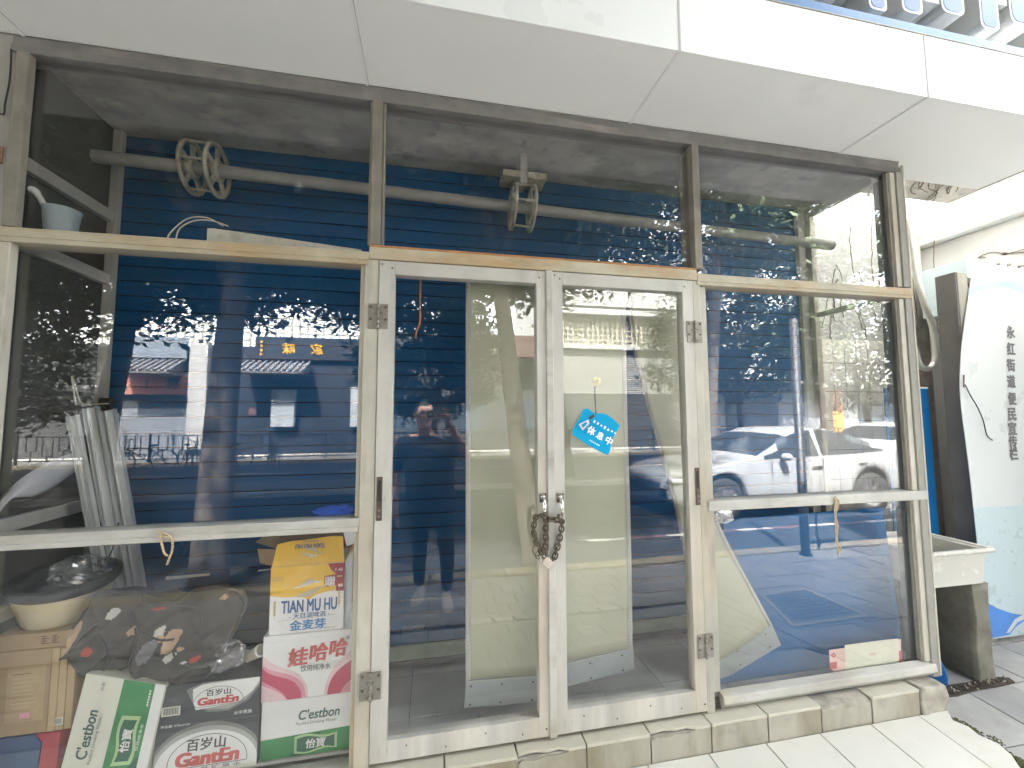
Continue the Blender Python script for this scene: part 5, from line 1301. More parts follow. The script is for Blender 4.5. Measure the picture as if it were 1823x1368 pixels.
tree("street_tree", (8.0,-9.0,-.06), 9.8, 3.0, 5.2, "loose street tree on the planted strip, before the white trellised building", 41, .2, (.5,0), 90, 150, .12, "leaf_mid")
tree("bushy_tree", (14.2,-10.8,-.1), 11.5, 4.2, 6.3, "tall light green tree across the road, rising over the low bushy trees", 43, .22, (0,0), 130, 170, .13, "leaf_mid")
tree("bushy_tree", (-11.6,-10.6,-.1), 5.6, 2.7, .9, "low dark bushy tree at the left end of the road, before the grey wall", 47, .12, (0,0), 130, 170, .10)
tree("bushy_tree", (.1,-9.25,-.06), 5.0, 2.0, 1.5, "dark bushy tree on the planted strip, straight across from the left door", 53, .11, (0,0), 110, 170, .09, "leaf_dark")
# slim dark lamp pole on the kerb
t = thing("pole", (4.47,-2.55,0), "slim dark sign pole standing on the kerb beside the white saloon car", "pole")
mb = MB(); mb.lathe((4.47,-2.55,-.02), (0,0,1), [(0,0),(.07,0),(.07,.03),(.05,.05),(.048,2.9),(0,2.91)], "rail_steel", 16); mb.build("shaft", t)

mb = MB(); mb.box(-60,-9.75,-.2,9.6,-8.25,.02,"paver_c"); mb.box(-59.9,-9.62,.0,9.5,-8.38,.035,"soil"); struct(mb.build("planted_strip", bevel=.02))
# shop row across the street
YF = -18.0
def A(px, py, dy=0): return across(px, py, -(YF+dy))
def slab(mb, px0, py0, px1, py1, m, y0=.0, y1=.08, dy=0):
    """an upright slab on the far facades, between two survey points"""
    a, b = A(px0, py0), A(px1, py1); x0, x1 = sorted((a.x, b.x)); z0, z1 = sorted((a.z, b.z)); mb.box(x0, YF+y0, max(z0, .0), x1, YF+y1, z1, m)
def lattice_wall(name, parent, x0, x1, z0, z1, y, pitch=.34, m="lattice", bar=.075):
    mb = MB(); n = int((x1-x0)/pitch); k = int((z1-z0)/pitch)
    for i in range(n+1): mb.box(x0+i*pitch-bar/2, y, z0, x0+i*pitch+bar/2, y+.06, z1, m)
    for i in range(k+1): mb.box(x0, y+.002, z0+i*pitch-bar/2, x1, y+.058, z0+i*pitch+bar/2, m)
    return mb.build(name, parent)
def tiled_roof(name, parent, x0, x1, z0, z1, y0, y1):
    mb = MB(); n = int((x1-x0)/.24)
    mb.prism([Vector((x0,y0,z1)), Vector((x0,y1,z0)), Vector((x0,y1,z0-.10)), Vector((x0,y0,z0-.10))], (x1-x0,0,0), "roof_tile")
    for i in range(n+1):
        x = x0+i*(x1-x0)/n; mb.tube([(x,y0,z1+.04), (x,(y0+y1)/2,(z0+z1)/2+.04), (x,y1+.02,z0+.02)], .055, "roof_tile", 8)
    return mb.build(name, parent)
def back_box(parent, name, x0, x1, z1, m, y0=-30, z0=0): mb = MB(); mb.box(x0, y0, z0, x1, YF, z1, m); return mb.build(name, parent)
# left: shop with the pale shutter and salmon signboard
xa, xb, xc, xd = A(-260,700).x, A(362,700).x, A(668,700).x, A(1002,700).x
b1 = thing("shop_building", ((xa+xb)/2, YF, 0), "two storey shop with a pale roller shutter and a salmon signboard across the road", "building")
back_box(b1, "wall", xa, xb-.02, 4.65, "facade_grey")
mb = MB(); a, b = A(212,728), A(336,792); mb.box(a.x, YF+.005, 0, b.x, YF+.05, a.z, "shutter_pale")
z = .05
while z < a.z: mb.box(a.x+.01, YF+.051, z, b.x-.01, YF+.075, z+.085, "shutter_pale"); z += .115
mb.build("roller_shutter", b1)
mb = MB(); slab(mb, 186,702,347,668,"salmon",.02,.16); mb.build("signboard", b1)
F = Face((A(346,702).x, YF+.165, A(346,702).z), (-1,0,0), (0,0,1), lift=.006); mb = MB()
hgt = A(346,668).z-A(346,702).z; F.text(mb, "裳", .75, hgt*.52, h=hgt*.60, mat="ink", k=2, weight=.03); F.rect(mb, 1.5, hgt*.26, 1.95, hgt*.33, "ink", 2); F.rect(mb, 1.66, hgt*.30, 1.74, hgt*.70, "ink", 2)
for k in range(3): F.rect(mb, .16, hgt*(.72-.26*k), .28, hgt*(.84-.26*k), "ink", 2)
for k in range(6): F.rect(mb, 2.4+k*.42, hgt*.22, 2.68+k*.42, hgt*.42, "ink_grey", 2)
mb.build("lettering", b1)
tiled_roof("awning", b1, A(232,660).x, A(328,660).x, A(232,664).z, A(232,640).z, YF+.01, YF+1.1)
mb = MB(); slab(mb, 208,636,336,602,"billboard",.02,.12); mb.build("billboard", b1)
mb = MB(); slab(mb, 336,800,378,612,"facade_white",.02,.35); mb.build("pillar", b1)
lattice_wall("roof_lattice", b1, A(150,600).x, xb, 4.66, A(300,545).z, YF-.4)
# middle: dark restaurant front with golden characters
b2 = thing("restaurant_building", ((xb+xc)/2, YF, 0), "dark restaurant front with golden characters and a grey tiled awning across the road", "building")
back_box(b2, "wall", xb, xc, 4.7, "facade_navy")
mb = MB(); slab(mb, 455,640,664,606,"facade_navy",.02,.14); mb.build("signboard", b2)
zb, zt = A(560,640).z, A(560,606).z; F = Face((A(664,640).x, YF+.145, zb), (-1,0,0), (0,0,1), lift=.01); mb = MB(); hh = zt-zb
F.text(mb, "家", A(664,620).x-A(565,620).x, hh*.5, h=hh*.56, mat="gold_letter", k=2, weight=.03, shear=.12); F.text(mb, "味", A(664,620).x-A(515,620).x, hh*.5, h=hh*.58, mat="gold_letter", k=2, weight=.03, shear=.12)
for k in range(4): F.rect(mb, A(664,620).x-A(467,620).x-.05, hh*(.76-.21*k), A(664,620).x-A(467,620).x+.05, hh*(.88-.21*k), "gold_letter", 2)
mb.build("lettering", b2)
tiled_roof("awning", b2, A(442,668).x, A(552,668).x, A(442,664).z, A(442,645).z, YF+.16, YF+1.1)
mb = MB(); slab(mb, 374,800,392,695,"stone_white",.01,.3); mb.build("pillar", b2)
mb = MB(); slab(mb, 485,760,528,695,"stone_white",.01,.3); mb.build("pillar", b2)
mb = MB(); slab(mb, 625,760,640,690,"stone_white",.01,.3); mb.build("pillar", b2)
mb = MB(); slab(mb, 442,740,457,727,"red_line",.02,.06); mb.build("notice", b2)
lattice_wall("roof_lattice", b2, xb+.2, xc, 4.71, A(560,560).z, YF-.4)
# a plain grey link, then the white building with the trellised upper floor
b3 = thing("link_building", ((xc+xd)/2, YF, 0), "plain grey two storey building with a red balcony between restaurant and white building", "building")
back_box(b3, "wall", xc+.02, xd, 5.6, "facade_grey")
mb = MB()
for k in range(3): mb.box(xc+.8+k*2.6, YF+.005, .9, xc+2.5+k*2.6, YF+.04, 2.5, "window_dark")
mb.build("window", b3)
mb = MB(); slab(mb, 905,640,960,605,"red_line",.05,.9); mb.build("balcony", b3)
xe = A(1262,700).x
b4 = thing("white_building", ((xd+xe)/2, YF, 0), "white building with trellised first floor windows across the road", "building")
zl0, zl1 = A(1120,621).z, A(1120,564).z
mb = MB(); mb.box(xd+.02, -30, 0, xe, YF, zl0-.1, "facade_grey"); mb.build("wall", b4)
mb = MB(); mb.box(xd+.02, -30, zl0-.1, xe, YF-.5, zl1, "plaster_old"); mb.box(xd+.02, YF-.49, zl0-.1, xe, YF+.25, zl0+.12, "facade_white"); mb.build("floor_band", b4)
mb = MB(); mb.box(xd+.02, -30, zl1+.01, xe, YF+.2, zl1+3.2, "facade_white"); mb.box(xd+.02, YF+.201, zl1+.35, xe, YF+.24, zl1+.42, "facade_grey"); mb.build("upper_wall", b4)
for k in range(6):
    u0 = lerp(xd+.1, xe, k/6); u1 = lerp(xd+.1, xe, (k+.86)/6); lattice_wall("trellis", b4, u0, u1, zl0+.13, zl1, YF-.2, .27, "lattice", .06)
mb = MB()
for k in range(22): mb.box(xd+.02, YF+.004, zl0-.25-k*.1, xe, YF+.02, zl0-.20-k*.1, "facade_white")
mb.build("tile_courses", b4)
mb = MB(); mb.tube([A(1162,545), A(1183,500)], .05, "frame_dark", 8); mb.build("stay", b4)
# pale tower far right, and the row beyond the bushy trees
b5 = thing("apartment_block", (18,-30,0), "tall pale apartment block rising behind the bushy trees", "building")
mb = MB(); mb.box(xe+3.0, -44, 0, xe+16, -31, 17.5, "facade_pale"); mb.build("wall", b5)
for r in range(5):
    for k in range(4):
        mb = MB(); x = xe+4.2+k*2.9; z = 3.2+r*2.9; mb.box(x,-30.99,z,x+1.5,-30.93,z+1.5,"window_dark"); w_ = mb.build("window", b5)
        if r > 1: mb = MB(); mb.box(x-.1,-30.98,z-.12,x+1.6,-30.7,z-.02,"facade_grey"); mb.build("sill", w_)
b6 = thing("low_shop_row", (xe+10,YF,0), "long low pale shop row with an orange pier behind the bushy trees", "building")
mb = MB(); mb.box(xe+.02, -29, 0, xe+34, YF, 4.6, "facade_pale"); mb.build("wall", b6)
mb = MB(); mb.box(xe+.02, YF+.002, 3.2, xe+34, YF+1.1, 3.5, "facade_white"); mb.build("canopy", b6)
mb = MB(); q = A(1468,700).x; mb.box(q,YF+.01,0,q+.9,YF+.3,3.19,"orange_paint"); mb.build("pier", b6)
for k in range(7):
    mb = MB(); x = xe+1+k*4.4; mb.box(x,YF+.003,0,x+3.3,YF+.06,2.7,"shutter_pale" if k % 2 else "window_dark"); mb.build("shopfront", b6)
# ornamental railing along the far kerb
t = thing("street_railing", (4,-15.6,0), "dark ornamental street railing with square fretwork along the far kerb", "railing"); mb = MB(); Yr = -15.6
for z in (.12,.95): mb.box(-22,Yr-.02,z-.02,26,Yr+.02,z+.02,"rail_steel")
x = -22
while x < 26:
    mb.box(x-.03,Yr-.03,0,x+.03,Yr+.03,1.02,"rail_steel")
    for k in range(4):
        u = x+.25+k*.48; z0 = .30 if k % 2 else .48; mb.box(u,Yr-.012,z0,u+.03,Yr+.012,.94,"rail_steel"); mb.box(u+.30,Yr-.012,z0,u+.33,Yr+.012,.94,"rail_steel"); mb.box(u,Yr-.012,z0-.03,u+.33,Yr+.012,z0,"rail_steel"); mb.box(u+.15,Yr-.012,.13,u+.18,Yr+.012,z0-.03,"rail_steel")
    x += 2.0
mb.build("railing_bars", t)
# parked bicycles across the road
bk = thing("bicycle", (0,0,0), "dark bicycle parked broadside across the road before the pale shutter", "bicycle", "bicycles parked across the road")
for x in (-.52,.52):
    mb = MB(); mb.tube([Vector((x+.33*math.cos(a), 0, .34+.33*math.sin(a))) for a in [2*PI*k/24 for k in range(24)]], .022, "tyre", 6, closed=True)
    for k in range(6): a = PI*k/6; mb.tube([(x+.31*math.cos(a),0,.34+.31*math.sin(a)), (x-.31*math.cos(a),0,.34-.31*math.sin(a))], .004, "rim_alloy", 4)
    mb.build("wheel", bk)
mb = MB()
for a, b in (((-.52,0,.34),(-.12,0,.34)), ((-.12,0,.34),(-.22,0,.80)), ((-.52,0,.34),(-.2,0,.70)), ((-.12,0,.34),(.36,0,.72)), ((-.2,0,.72),(.36,0,.78)), ((.52,0,.34),(.34,0,.92))): mb.tube([a, Vector(a).lerp(Vector(b),.5), b], .018, "bike_dark", 7)
mb.build("frame", bk)
mb = MB(); mb.tube(smooth_path([(.22,-.30,1.02), (.34,-.27,1.06), (.36,-.10,.98), (.34,0,.95), (.36,.10,.98), (.34,.27,1.06), (.22,.30,1.02)], 5), .015, "bike_dark", 7); mb.build("handlebar", bk)
mb = MB(); mb.ball((-.23,0,.84), .12, "tyre", 10, (1.1,.6,.35)); mb.build("saddle", bk)
bl = ["dark bicycle parked across the road, nearest the white stone pillar", "dark bicycle parked across the road before the pale shutter, second from the pillar", "dark bicycle parked across the road before the pale shutter, third from the pillar", "dark bicycle at the far end of the parked row across the road"]
for i in range(4):
    o = bk if i == 0 else copy_tree(bk); o.location = (-5.2-i*1.25, -13.6+.1*(i % 2), -.1); o.rotation_euler.z = R(100+i*17 if i % 2 else 60-i*9); o["label"] = bl[i]

# white saloon car in the road
def make_car():
    t = thing("saloon_car", (0,0,0), "white saloon car in the near lane of the road, side on to the shop", "car", "cars on the road")
    Lc = 4.75; half = .90
    # side profile from the nose (x=0) to the tail
    top = [(0,.50),(.05,.66),(.18,.74),(.45,.80),(.9,.87),(1.28,.94),(1.52,1.03),(1.85,1.20),(2.15,1.34),(2.45,1.42),(2.8,1.45),(3.15,1.42),(3.5,1.33),(3.85,1.19),(4.1,1.08),(4.35,1.05),(4.6,1.03),(4.72,.96),(4.75,.60)]
    belt = [(0,.50),(.05,.64),(.18,.72),(.45,.77),(.9,.83),(1.28,.90),(1.52,.93),(1.85,.95),(2.15,.96),(2.45,.97),(2.8,.98),(3.15,.99),(3.5,1.0),(3.85,1.02),(4.1,1.03),(4.35,1.03),(4.6,1.01),(4.72,.94),(4.75,.60)]
    def f(tab, x):
        for (a, za), (b, zb) in zip(tab, tab[1:]):
            if a <= x <= b: u = (x-a)/(b-a); u = u; return za+(zb-za)*u
        return tab[-1][1]
    wheels = (.88, 3.72); wr = .345
    xs = sorted(set([round(i*Lc/64, 4) for i in range(65)]+[.02,.06,4.73])); rings = []; cab = []
    for x in xs:
        zb, zt = f(belt, x), f(top, x); e = min(x, Lc-x); w = half*(1-.30*math.exp(-e/.16)) ; lo = .22+.12*math.exp(-e/.12)
        for wx in wheels:
            if abs(x-wx) < wr+.05: lo = max(lo, .34+math.sqrt(max(0,(wr+.05)**2-(x-wx)**2)))
        lo = min(lo, zb-.05); tw = w-.02-.36*max(0, zt-zb)
        hi = zt-.04*min(1, (zt-zb)/.2)
        rings.append([(w*.55,lo),(w*.97,lo),(w,lerp(lo,zb,.28)),(w*1.0,lerp(lo,zb,.55)),(w*.985,lerp(lo,zb,.72)),(w*.965,zb),(lerp(w*.965,tw,.5),lerp(zb,hi,.5)),(tw,hi),(tw*.82,zt-.01),(0,zt)])
    def win(x): return 1.58 < x < 4.02
    mb = MB(); nr = len(rings[0]); vs = []; fs = []; fm = []
    for x, rg in zip(xs, rings):
        for (y, z) in rg: vs.append(Vector((x, y, z)))
        for (y, z) in rg: vs.append(Vector((x, -y, z)))
    W2 = nr*2
    for i in range(len(xs)-1):
        xm = (xs[i]+xs[i+1])/2
        for sd in (0, 1):
            for j in range(nr-1):
                a, b, c, d = i*W2+sd*nr+j, i*W2+sd*nr+j+1, (i+1)*W2+sd*nr+j+1, (i+1)*W2+sd*nr+j
                m = "car_white"
                if j == 5 and 1.62 < xm < 3.98 and not 2.66 < xm < 2.76: m = "car_glass"
                if j == 6 and 1.95 < xm < 3.75 and not 2.66 < xm < 2.76: m = "car_glass"
                if j in (7, 8) and (1.52 < xm < 2.18 or 3.42 < xm < 4.05): m = "car_glass"
                fs.append((a,d,c,b) if sd == 0 else (a,b,c,d)); fm.append(m)
    for m in ("car_white","car_glass"): mb.add(vs, [q for q, n in zip(fs, fm) if n == m], m, True)
    mb.build("body", t)
    for wx in wheels:
        for sg in (-1, 1):
            mb = MB(); c = Vector((wx, sg*(half-.12), .335)); mb.lathe(c, (0,sg,0), [(.21,-.10),(.30,-.11),(.335,-.08),(.335,.08),(.30,.11),(.22,.105)], "tyre", 32); wo = mb.build("wheel", t)
            mb = MB(); mb.lathe(c, (0,sg,0), [(.215,.10),(.225,.108),(.21,.085),(.19,.05),(.0,.05)], "rim_alloy", 32)
            for k in range(7):
                a = 2*PI*k/7; u = Vector((math.cos(a),0,math.sin(a))); mb.beam(c+Vector((0,sg*.085,0))+u*.04, c+Vector((0,sg*.09,0))+u*.20, .035, .02, "rim_alloy", (0,1,0))
            mb.ball(c+Vector((0,sg*.085,0)), .045, "rim_alloy", 10, (1,.4,1)); mb.build("rim", wo)
    for sg in (-1, 1):
        mb = MB(); mb.ball((1.93,sg*.99,.99), .10, "car_white", 12, (.8,.9,.62)); mb.beam((1.96,sg*.86,.95),(1.95,sg*.95,.97),.06,.03,"car_trim"); mb.build("mirror", t)
        mb = MB(); mb.beam((2.50,sg*(half+.004),.80),(2.70,sg*(half+.004),.805),.018,.028,"chrome"); mb.build("door_handle", t)
        mb = MB(); mb.beam((3.42,sg*(half+.004),.835),(3.60,sg*(half+.004),.84),.018,.028,"chrome"); mb.build("door_handle", t)
        mb = MB(); mb.ball((.17,sg*.66,.63), .16, "car_lamp", 12, (1.0,.9,.45)); mb.build("headlight", t)
        mb = MB(); mb.ball((4.66,sg*.68,.84), .14, "car_tail", 12, (.6,1,.55)); mb.build("tail_light", t)
        mb = MB()
        for x in (1.72,2.71,3.60): mb.beam((x,sg*(half+.0015),.36),(x+.03,sg*(half-.012),.93),.008,.006,"car_trim")
        mb.build("door_seam", t)
        mb = MB(); mb.box(1.25,sg*.80-.06,.20,3.35,sg*.80+.06,.235,"car_trim"); mb.build("sill_trim", t)
    mb = MB(); mb.box(-.01,-.42,.36,.05,.42,.56,"car_trim"); mb.build("grille", t)
    return t
car = make_car(); car.location = (3.92, -5.35, -.10); car.scale = (1.07,1.07,1.07)
c2 = copy_tree(car); c2.location = (10.5, -8.0, -.10); c2["label"] = "second white saloon car farther back in the road, half hidden behind the first"
# ------------------------------------------------------------------ the photographer, holding the phone that takes the picture
def skin(joints, bones, subdiv=2):
    """joints: name -> (point, radius x, radius y); the first one is the root"""
    names = list(joints); me = bpy.data.meshes.new("body"); me.from_pydata([joints[n][0] for n in names], [(names.index(a), names.index(b)) for a, b in bones], [])
    o = bpy.data.objects.new("body", me); COL.objects.link(o); me.skin_vertices if hasattr(me, "skin_vertices") else None
    m = o.modifiers.new("skin", 'SKIN'); m.use_smooth_shade = True
    for i, n in enumerate(names):
        sv = me.skin_vertices[0].data[i]; sv.radius = joints[n][1:3]; sv.use_root = (i == 0)
    s = o.modifiers.new("sub", 'SUBSURF'); s.levels = s.render_levels = subdiv
    dg = bpy.context.evaluated_depsgraph_get(); dg.update(); r = bpy.data.meshes.new_from_object(o.evaluated_get(dg))
    bpy.data.objects.remove(o); bpy.data.meshes.remove(me)
    return r
def person():
    t = thing("person", (.03,-2.15,0), "person in a dark navy T-shirt, dark trousers and grey trainers holding up a silver phone", "person")
    P = Vector
    hx, hy = -.055, -2.07                      # head centre
    J = {"pelvis": (P((.02,-2.20,.93)), .185, .155), "belly": (P((.0,-2.14,1.10)), .215, .195), "chest": (P((-.015,-2.16,1.30)), .215, .165), "collar": (P((-.03,-2.15,1.455)), .150, .110),
         "neck": (P((-.048,-2.115,1.55)), .064, .066), "skull_base": (P((hx,-2.098,1.64)), .058, .060),
         "sh_r": (P((.190,-2.15,1.445)), .088, .085), "elb_r": (P((.335,-2.00,1.30)), .052, .052), "fore_r": (P((.245,-1.92,1.48)), .045, .045), "wri_r": (P((.150,-1.835,1.635)), .030, .032),
         "sh_l": (P((-.248,-2.17,1.44)), .090, .086), "elb_l": (P((-.320,-2.22,1.13)), .054, .054), "fore_l": (P((-.310,-2.16,.99)), .046, .046), "wri_l": (P((-.295,-2.09,.86)), .030, .034), "pal_l": (P((-.290,-2.078,.79)), .036, .022),
         "hip_r": (P((.125,-2.20,.83)), .112, .115), "kne_r": (P((.16,-2.16,.47)), .072, .075), "cal_r": (P((.165,-2.18,.30)), .066, .068), "ank_r": (P((.165,-2.17,.09)), .048, .050),
         "hip_l": (P((-.085,-2.21,.83)), .112, .115), "kne_l": (P((-.085,-2.27,.47)), .072, .075), "cal_l": (P((-.09,-2.32,.30)), .066, .068), "ank_l": (P((-.085,-2.34,.09)), .048, .050)}
    B = [("pelvis","belly"),("belly","chest"),("chest","collar"),("collar","neck"),("neck","skull_base"),("chest","sh_r"),("sh_r","elb_r"),("elb_r","fore_r"),("fore_r","wri_r"),("chest","sh_l"),("sh_l","elb_l"),("elb_l","fore_l"),("fore_l","wri_l"),("wri_l","pal_l"),("pelvis","hip_r"),("hip_r","kne_r"),("kne_r","cal_r"),("cal_r","ank_r"),("pelvis","hip_l"),("hip_l","kne_l"),("kne_l","cal_l"),("cal_l","ank_l")]
    body = skin(J, B, 3)
    mb = MB(); groups = {}
    me = body
    def region(c):
        if c.z > 1.50+.10*(c.y+2.12) and abs(c.x-hx) < .125: return "skin"
        if c.z < .955: 
            if c.x < -.235 and c.z > .72: return "skin"
            return "trousers"
        if c.x > .24 and c.y > -2.08 and c.z < 1.70: return "skin" if (c-J["sh_r"][0]).length > .19 else "shirt_navy"
        if c.x > .12 and c.y > -1.97 and c.z > 1.45: return "skin"
        if c.x < -.245 and c.z < 1.20: return "skin"
        return "shirt_navy"
    vs = [v.co.copy() for v in me.vertices]
    turn = Vector((.16,.985,0)).normalized(); side = Vector((turn.y,-turn.x,0)); fc = Vector((hx,-2.085,1.69))
    by = {}
    for p in me.polygons: by.setdefault(region(sum((vs[i] for i in p.vertices), Vector())/len(p.vertices)), []).append(tuple(p.vertices))
    for m, f in by.items(): mb.add(vs, f, m, True)
    bpy.data.meshes.remove(body)
    # the head: rings from neck to crown (height, half width, front, back), then brow, nose, lips and chin
    T = [(-.175,.062,.050,.064),(-.135,.060,.056,.066),(-.118,.056,.080,.066),(-.106,.054,.094,.068),(-.085,.064,.097,.074),(-.05,.071,.094,.084),(-.02,.075,.092,.094),(.01,.078,.092,.100),(.04,.079,.095,.102),(.07,.075,.088,.098),(.095,.062,.068,.082),(.110,.042,.046,.056),(.118,.004,.004,.004)]
    def ft(z, k):
        for p, q in zip(T, T[1:]):
            if p[0] <= z <= q[0]: u = (z-p[0])/(q[0]-p[0]); return p[k]+(q[k]-p[k])*u
        return T[-1][k]
    def hd(u, v):
        z = lerp(-.175, .118, 1-(1-v)**1.25); a = 2*PI*u-PI
        w, f, b = ft(z,1), ft(z,2), ft(z,3); cs, sn = math.cos(a), math.sin(a)
        s = w*math.copysign(abs(sn)**.9, sn); d = (f if cs > 0 else b)*math.copysign(abs(cs)**.9, cs)
        if cs > .2:
            d += .024*math.exp(-(s/.012)**2-((z+.022)/.016)**2)+.014*math.exp(-(s/.009)**2-((z-.002)/.020)**2)+.006*math.exp(-(s/.024)**2-((z+.060)/.007)**2)+.007*math.exp(-(s/.028)**2-((z+.098)/.014)**2)-.008*math.exp(-((abs(s)-.032)/.015)**2-((z-.008)/.012)**2)+.005*math.exp(-((abs(s)-.03)/.022)**2-((z-.030)/.008)**2)
        return fc+side*s+turn*d+Vector((0,0,z))
    mb.grid(64, 56, hd, "skin", True)
    # hands: a palm with five separate fingers each
    def hand(wr, palm, fingers, thumb):
        J = {"w0": (wr+(wr-palm)*.5, .028, .028), "w": (wr, .028, .027), "p": (palm, .038, .020), "p2": (palm+(palm-wr)*.25, .036, .018)}; m = skin(J, [("w0","w"),("w","p"),("p","p2")], 2); mb.mesh(m, Matrix.Identity(4), "skin", True); bpy.data.meshes.remove(m)
        for ch in fingers+[thumb]:
            J = {}; Bn = []; r0 = .0095 if ch is not thumb else .0115
            for i, q in enumerate(ch):
                J["j%d" % i] = (q, r0*(1-.11*i), r0*(1-.11*i))
                if i: Bn.append(("j%d" % (i-1), "j%d" % i))
            m = skin(J, Bn, 2); mb.mesh(m, Matrix.Identity(4), "skin", True); bpy.data.meshes.remove(m)
    # right hand grips the far end of the phone, fingers in front of it, thumb behind
    wr = J["wri_r"][0]; pm = Vector((.142,-1.785,1.690)); fr = []
    for k, (dz, l) in enumerate(((.028,1.0), (.010,1.08), (-.008,1.0), (-.024,.85))):
        k0 = Vector((.152,-1.765,1.700+dz)); fr.append([k0, k0+Vector((-.018,.018,.006)), k0+Vector((-.018-.028*l,.019,.004)), k0+Vector((-.018-.052*l,.017,.0))])
    fr[0] = [Vector((.150,-1.768,1.735)), Vector((.135,-1.762,1.748)), Vector((.110,-1.760,1.749)), Vector((.088,-1.760,1.746))]
    th = [Vector((.135,-1.80,1.675)), Vector((.118,-1.792,1.688)), Vector((.095,-1.780,1.700)), Vector((.072,-1.774,1.704))]
    hand(wr, pm, fr, th)
    # left hand hangs, slightly curled
    wr = J["wri_l"][0]; pm = wr+Vector((.005,.012,-.065)); fr = []
    for k, (dy, l) in enumerate(((.026,.9), (.009,1.0), (-.008,.95), (-.024,.78))):
        k0 = pm+Vector((.002,dy,-.028)); fr.append([k0, k0+Vector((.008,.002,-.030*l)), k0+Vector((.022,.002,-.052*l)), k0+Vector((.038,.002,-.062*l))])
    th = [pm+Vector((.010,.030,.020)), pm+Vector((.020,.044,.0)), pm+Vector((.028,.050,-.020)), pm+Vector((.034,.050,-.036))]
    hand(wr, pm, fr, th)
    # ears, eyes, mouth
    for s in (-1, 1):
        c = fc+side*(s*.083)+Vector((0,-.012,.002)); mb.ball(c, .030, "skin", 12, (.35,.62,1.0))
        e = fc+side*(s*.032)+turn*.078+Vector((0,0,.012)); mb.ball(e, .0125, "print_white", 10, (1.1,.7,.6)); mb.ball(e+turn*.007, .0058, "hair", 8, (1,.5,1))
        b0 = fc+turn*.097+Vector((0,0,.036)); mb.tube([b0+side*(s*.014), b0+side*(s*.032)+Vector((0,-.004,.005)), b0+side*(s*.05)-turn*.014], .004, "hair", 6)
    m0 = fc+turn*.0985+Vector((0,0,-.060)); mb.tube([m0-side*.022-turn*.006, m0+Vector((0,0,-.002)), m0+side*.022-turn*.006], .0035, "print_crimson", 6)
    bd = mb.build("body", t)
    # short black hair
    hb = MB()
    def hp(u, v):
        a = 2*PI*u; ph = v*PI*.60; d = Vector((math.sin(ph)*math.cos(a), math.sin(ph)*math.sin(a), math.cos(ph)))
        fwd = d.x*turn.x+d.y*turn.y; lim = 1.0 if fwd < .2 else 1-.55*min(1,(fwd-.2)/.5); ph2 = ph*lim; d = Vector((math.sin(ph2)*math.cos(a), math.sin(ph2)*math.sin(a), math.cos(ph2)))
        k = 1+.02*noise.noise(d*14)
        return Vector((hx,-2.090,1.705))+Vector((d.x*.088*k, d.y*.112*k, d.z*.114*k))
    hb.grid(36, 14, hp, "hair", True); hb.build("hair", t)
    gb = MB()
    for s in (-1, 1):
        c = fc+side*(s*.034)+turn*.106+Vector((0,0,.010)); gb.tube([c+side*(math.cos(a)*.026)+Vector((0,0,math.sin(a)*.020)) for a in [2*PI*k/20 for k in range(20)]], .002, "cable_black", 6, closed=True)
        gb.tube([c+side*(s*.026), c+side*(s*.052)-turn*.05, c+side*(s*.052)-turn*.11], .002, "cable_black", 6)
    gb.build("glasses", t)
    for x, y, a in ((.165,-2.135,-.05), (-.085,-2.305,.25)):
        sh = MB(); f = Vector((math.sin(-a),math.cos(a),0)); sd = Vector((f.y,-f.x,0)); c = Vector((x,y,0)); vs = []; n = 18
        prof = [(-.115,.030,.075),(-.09,.038,.10),(-.05,.041,.105),(0,.043,.085),(.05,.047,.062),(.10,.047,.050),(.14,.038,.042),(.165,.018,.030)]
        rings = []
        for (l, w, h) in prof: rings.append([c+f*l+sd*(math.cos(b)*w)+Vector((0,0,.028+max(0,math.sin(b))*(h-.028) if math.sin(b) > 0 else .028)) for b in [2*PI*k/n for k in range(n)]])
        vs = [q for rg in rings for q in rg]; fs = [(i*n+k, i*n+(k+1)%n, (i+1)*n+(k+1)%n, (i+1)*n+k) for i in range(len(rings)-1) for k in range(n)]+[tuple(range(n)), tuple(range(len(rings)*n-1, (len(rings)-1)*n-1, -1))]
        sh.add(vs, fs, "shoe_grey", True)
        for k in range(4): l = .0+.025*k; sh.tube([c+f*l-sd*.022+Vector((0,0,.082-.32*l)), c+f*l+Vector((0,0,.094-.34*l)), c+f*l+sd*.022+Vector((0,0,.082-.32*l))], .003, "shoe_sole", 5)
        so_ = sh.build("shoe", t)
        sl_ = MB(); sl_.prism([c+f*l+sd*w+Vector((0,0,.030)) for l, w in ((-.120,-.03),(-.05,-.042),(.05,-.050),(.12,-.046),(.165,-.02),(.172,0),(.165,.02),(.12,.046),(.05,.050),(-.05,.042),(-.120,.03))][::-1], (0,0,-.027), "shoe_sole"); sl_.build("sole", so_, .004)
    sb = MB(); sb.tube(smooth_path([(.15,-2.06,1.50), (.10,-2.0,1.42), (.04,-1.955,1.30), (-.08,-1.925,1.14), (-.20,-1.99,1.02)], 6), .012, "cable_black", 6); sb.build("strap", t)
    ph = thing("phone", (.055,-1.765,1.70), "silver phone with one large round lens, held sideways in front of the photographer's face", "phone")
    m2 = MB(); m2.box(-.027,-1.770,1.662,.132,-1.7625,1.737,"phone_silver"); m2.build("case", ph, .003)
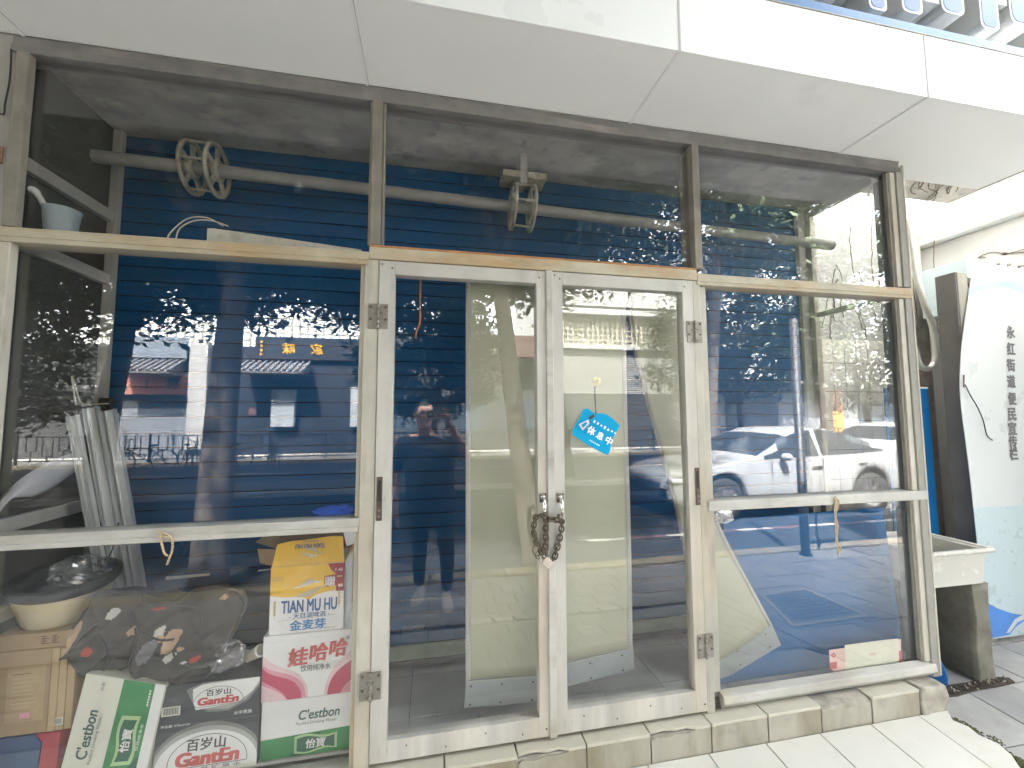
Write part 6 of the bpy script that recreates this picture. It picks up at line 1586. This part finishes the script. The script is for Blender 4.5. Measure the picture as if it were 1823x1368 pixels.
    m2 = MB(); m2.lathe((0,-1.7622,1.70), (0,1,0), [(.026,0),(.026,.003),(.023,.0035),(.0,.0035)], "phone_black", 28); m2.lathe((0,-1.7580,1.70), (0,1,0), [(.013,0),(.013,.0008),(.0,.0008)], "rim_alloy", 20); m2.build("lens", ph)
person()
# ------------------------------------------------------------------ light
w = bpy.data.worlds.new("World"); S.world = w; w.use_nodes = True
nt = w.node_tree; nt.nodes.clear()
sky = nt.nodes.new("ShaderNodeTexSky"); sky.sky_type = 'NISHITA'; sky.sun_disc = False
SE, SA = R(57), R(-24)          # elevation, and compass direction measured clockwise from +Y
sky.sun_elevation = SE; sky.sun_rotation = SA; sky.dust_density = 3.0; sky.air_density = 1.0; sky.ozone_density = .6
bg = nt.nodes.new("ShaderNodeBackground"); bg.inputs["Strength"].default_value = .15
wo = nt.nodes.new("ShaderNodeOutputWorld")
hs = nt.nodes.new("ShaderNodeHueSaturation"); hs.inputs["Saturation"].default_value = .30
tn = nt.nodes.new("ShaderNodeMix"); tn.data_type = 'RGBA'; tn.blend_type = 'MULTIPLY'; tn.inputs[0].default_value = 1; tn.inputs[7].default_value = (1.0, .985, .93, 1)
nt.links.new(sky.outputs[0], hs.inputs["Color"]); nt.links.new(hs.outputs[0], tn.inputs[6]); nt.links.new(tn.outputs[2], bg.inputs[0]); nt.links.new(bg.outputs[0], wo.inputs[0])
sl = bpy.data.lights.new("sun", 'SUN'); so = bpy.data.objects.new("sun", sl); COL.objects.link(so)
sl.energy = 2.2; sl.angle = R(1.5); sl.color = (1.0, .965, .90)
d = Vector((math.sin(SA)*math.cos(SE), math.cos(SA)*math.cos(SE), math.sin(SE)))
so.rotation_euler = d.to_track_quat('Z', 'Y').to_euler(); so.location = d*40
S.view_settings.view_transform = 'Standard'; S.view_settings.look = 'None'
S.view_settings.exposure = EXPO; S.view_settings.gamma = 1.0
cy = S.cycles
cy.use_denoising = True; cy.max_bounces = 10; cy.diffuse_bounces = 5; cy.glossy_bounces = 5; cy.transmission_bounces = 6
cy.transparent_max_bounces = 24; cy.sample_clamp_indirect = 8
cy.use_adaptive_sampling = True; cy.adaptive_threshold = .01
cy.caustics_reflective = False; cy.caustics_refractive = False
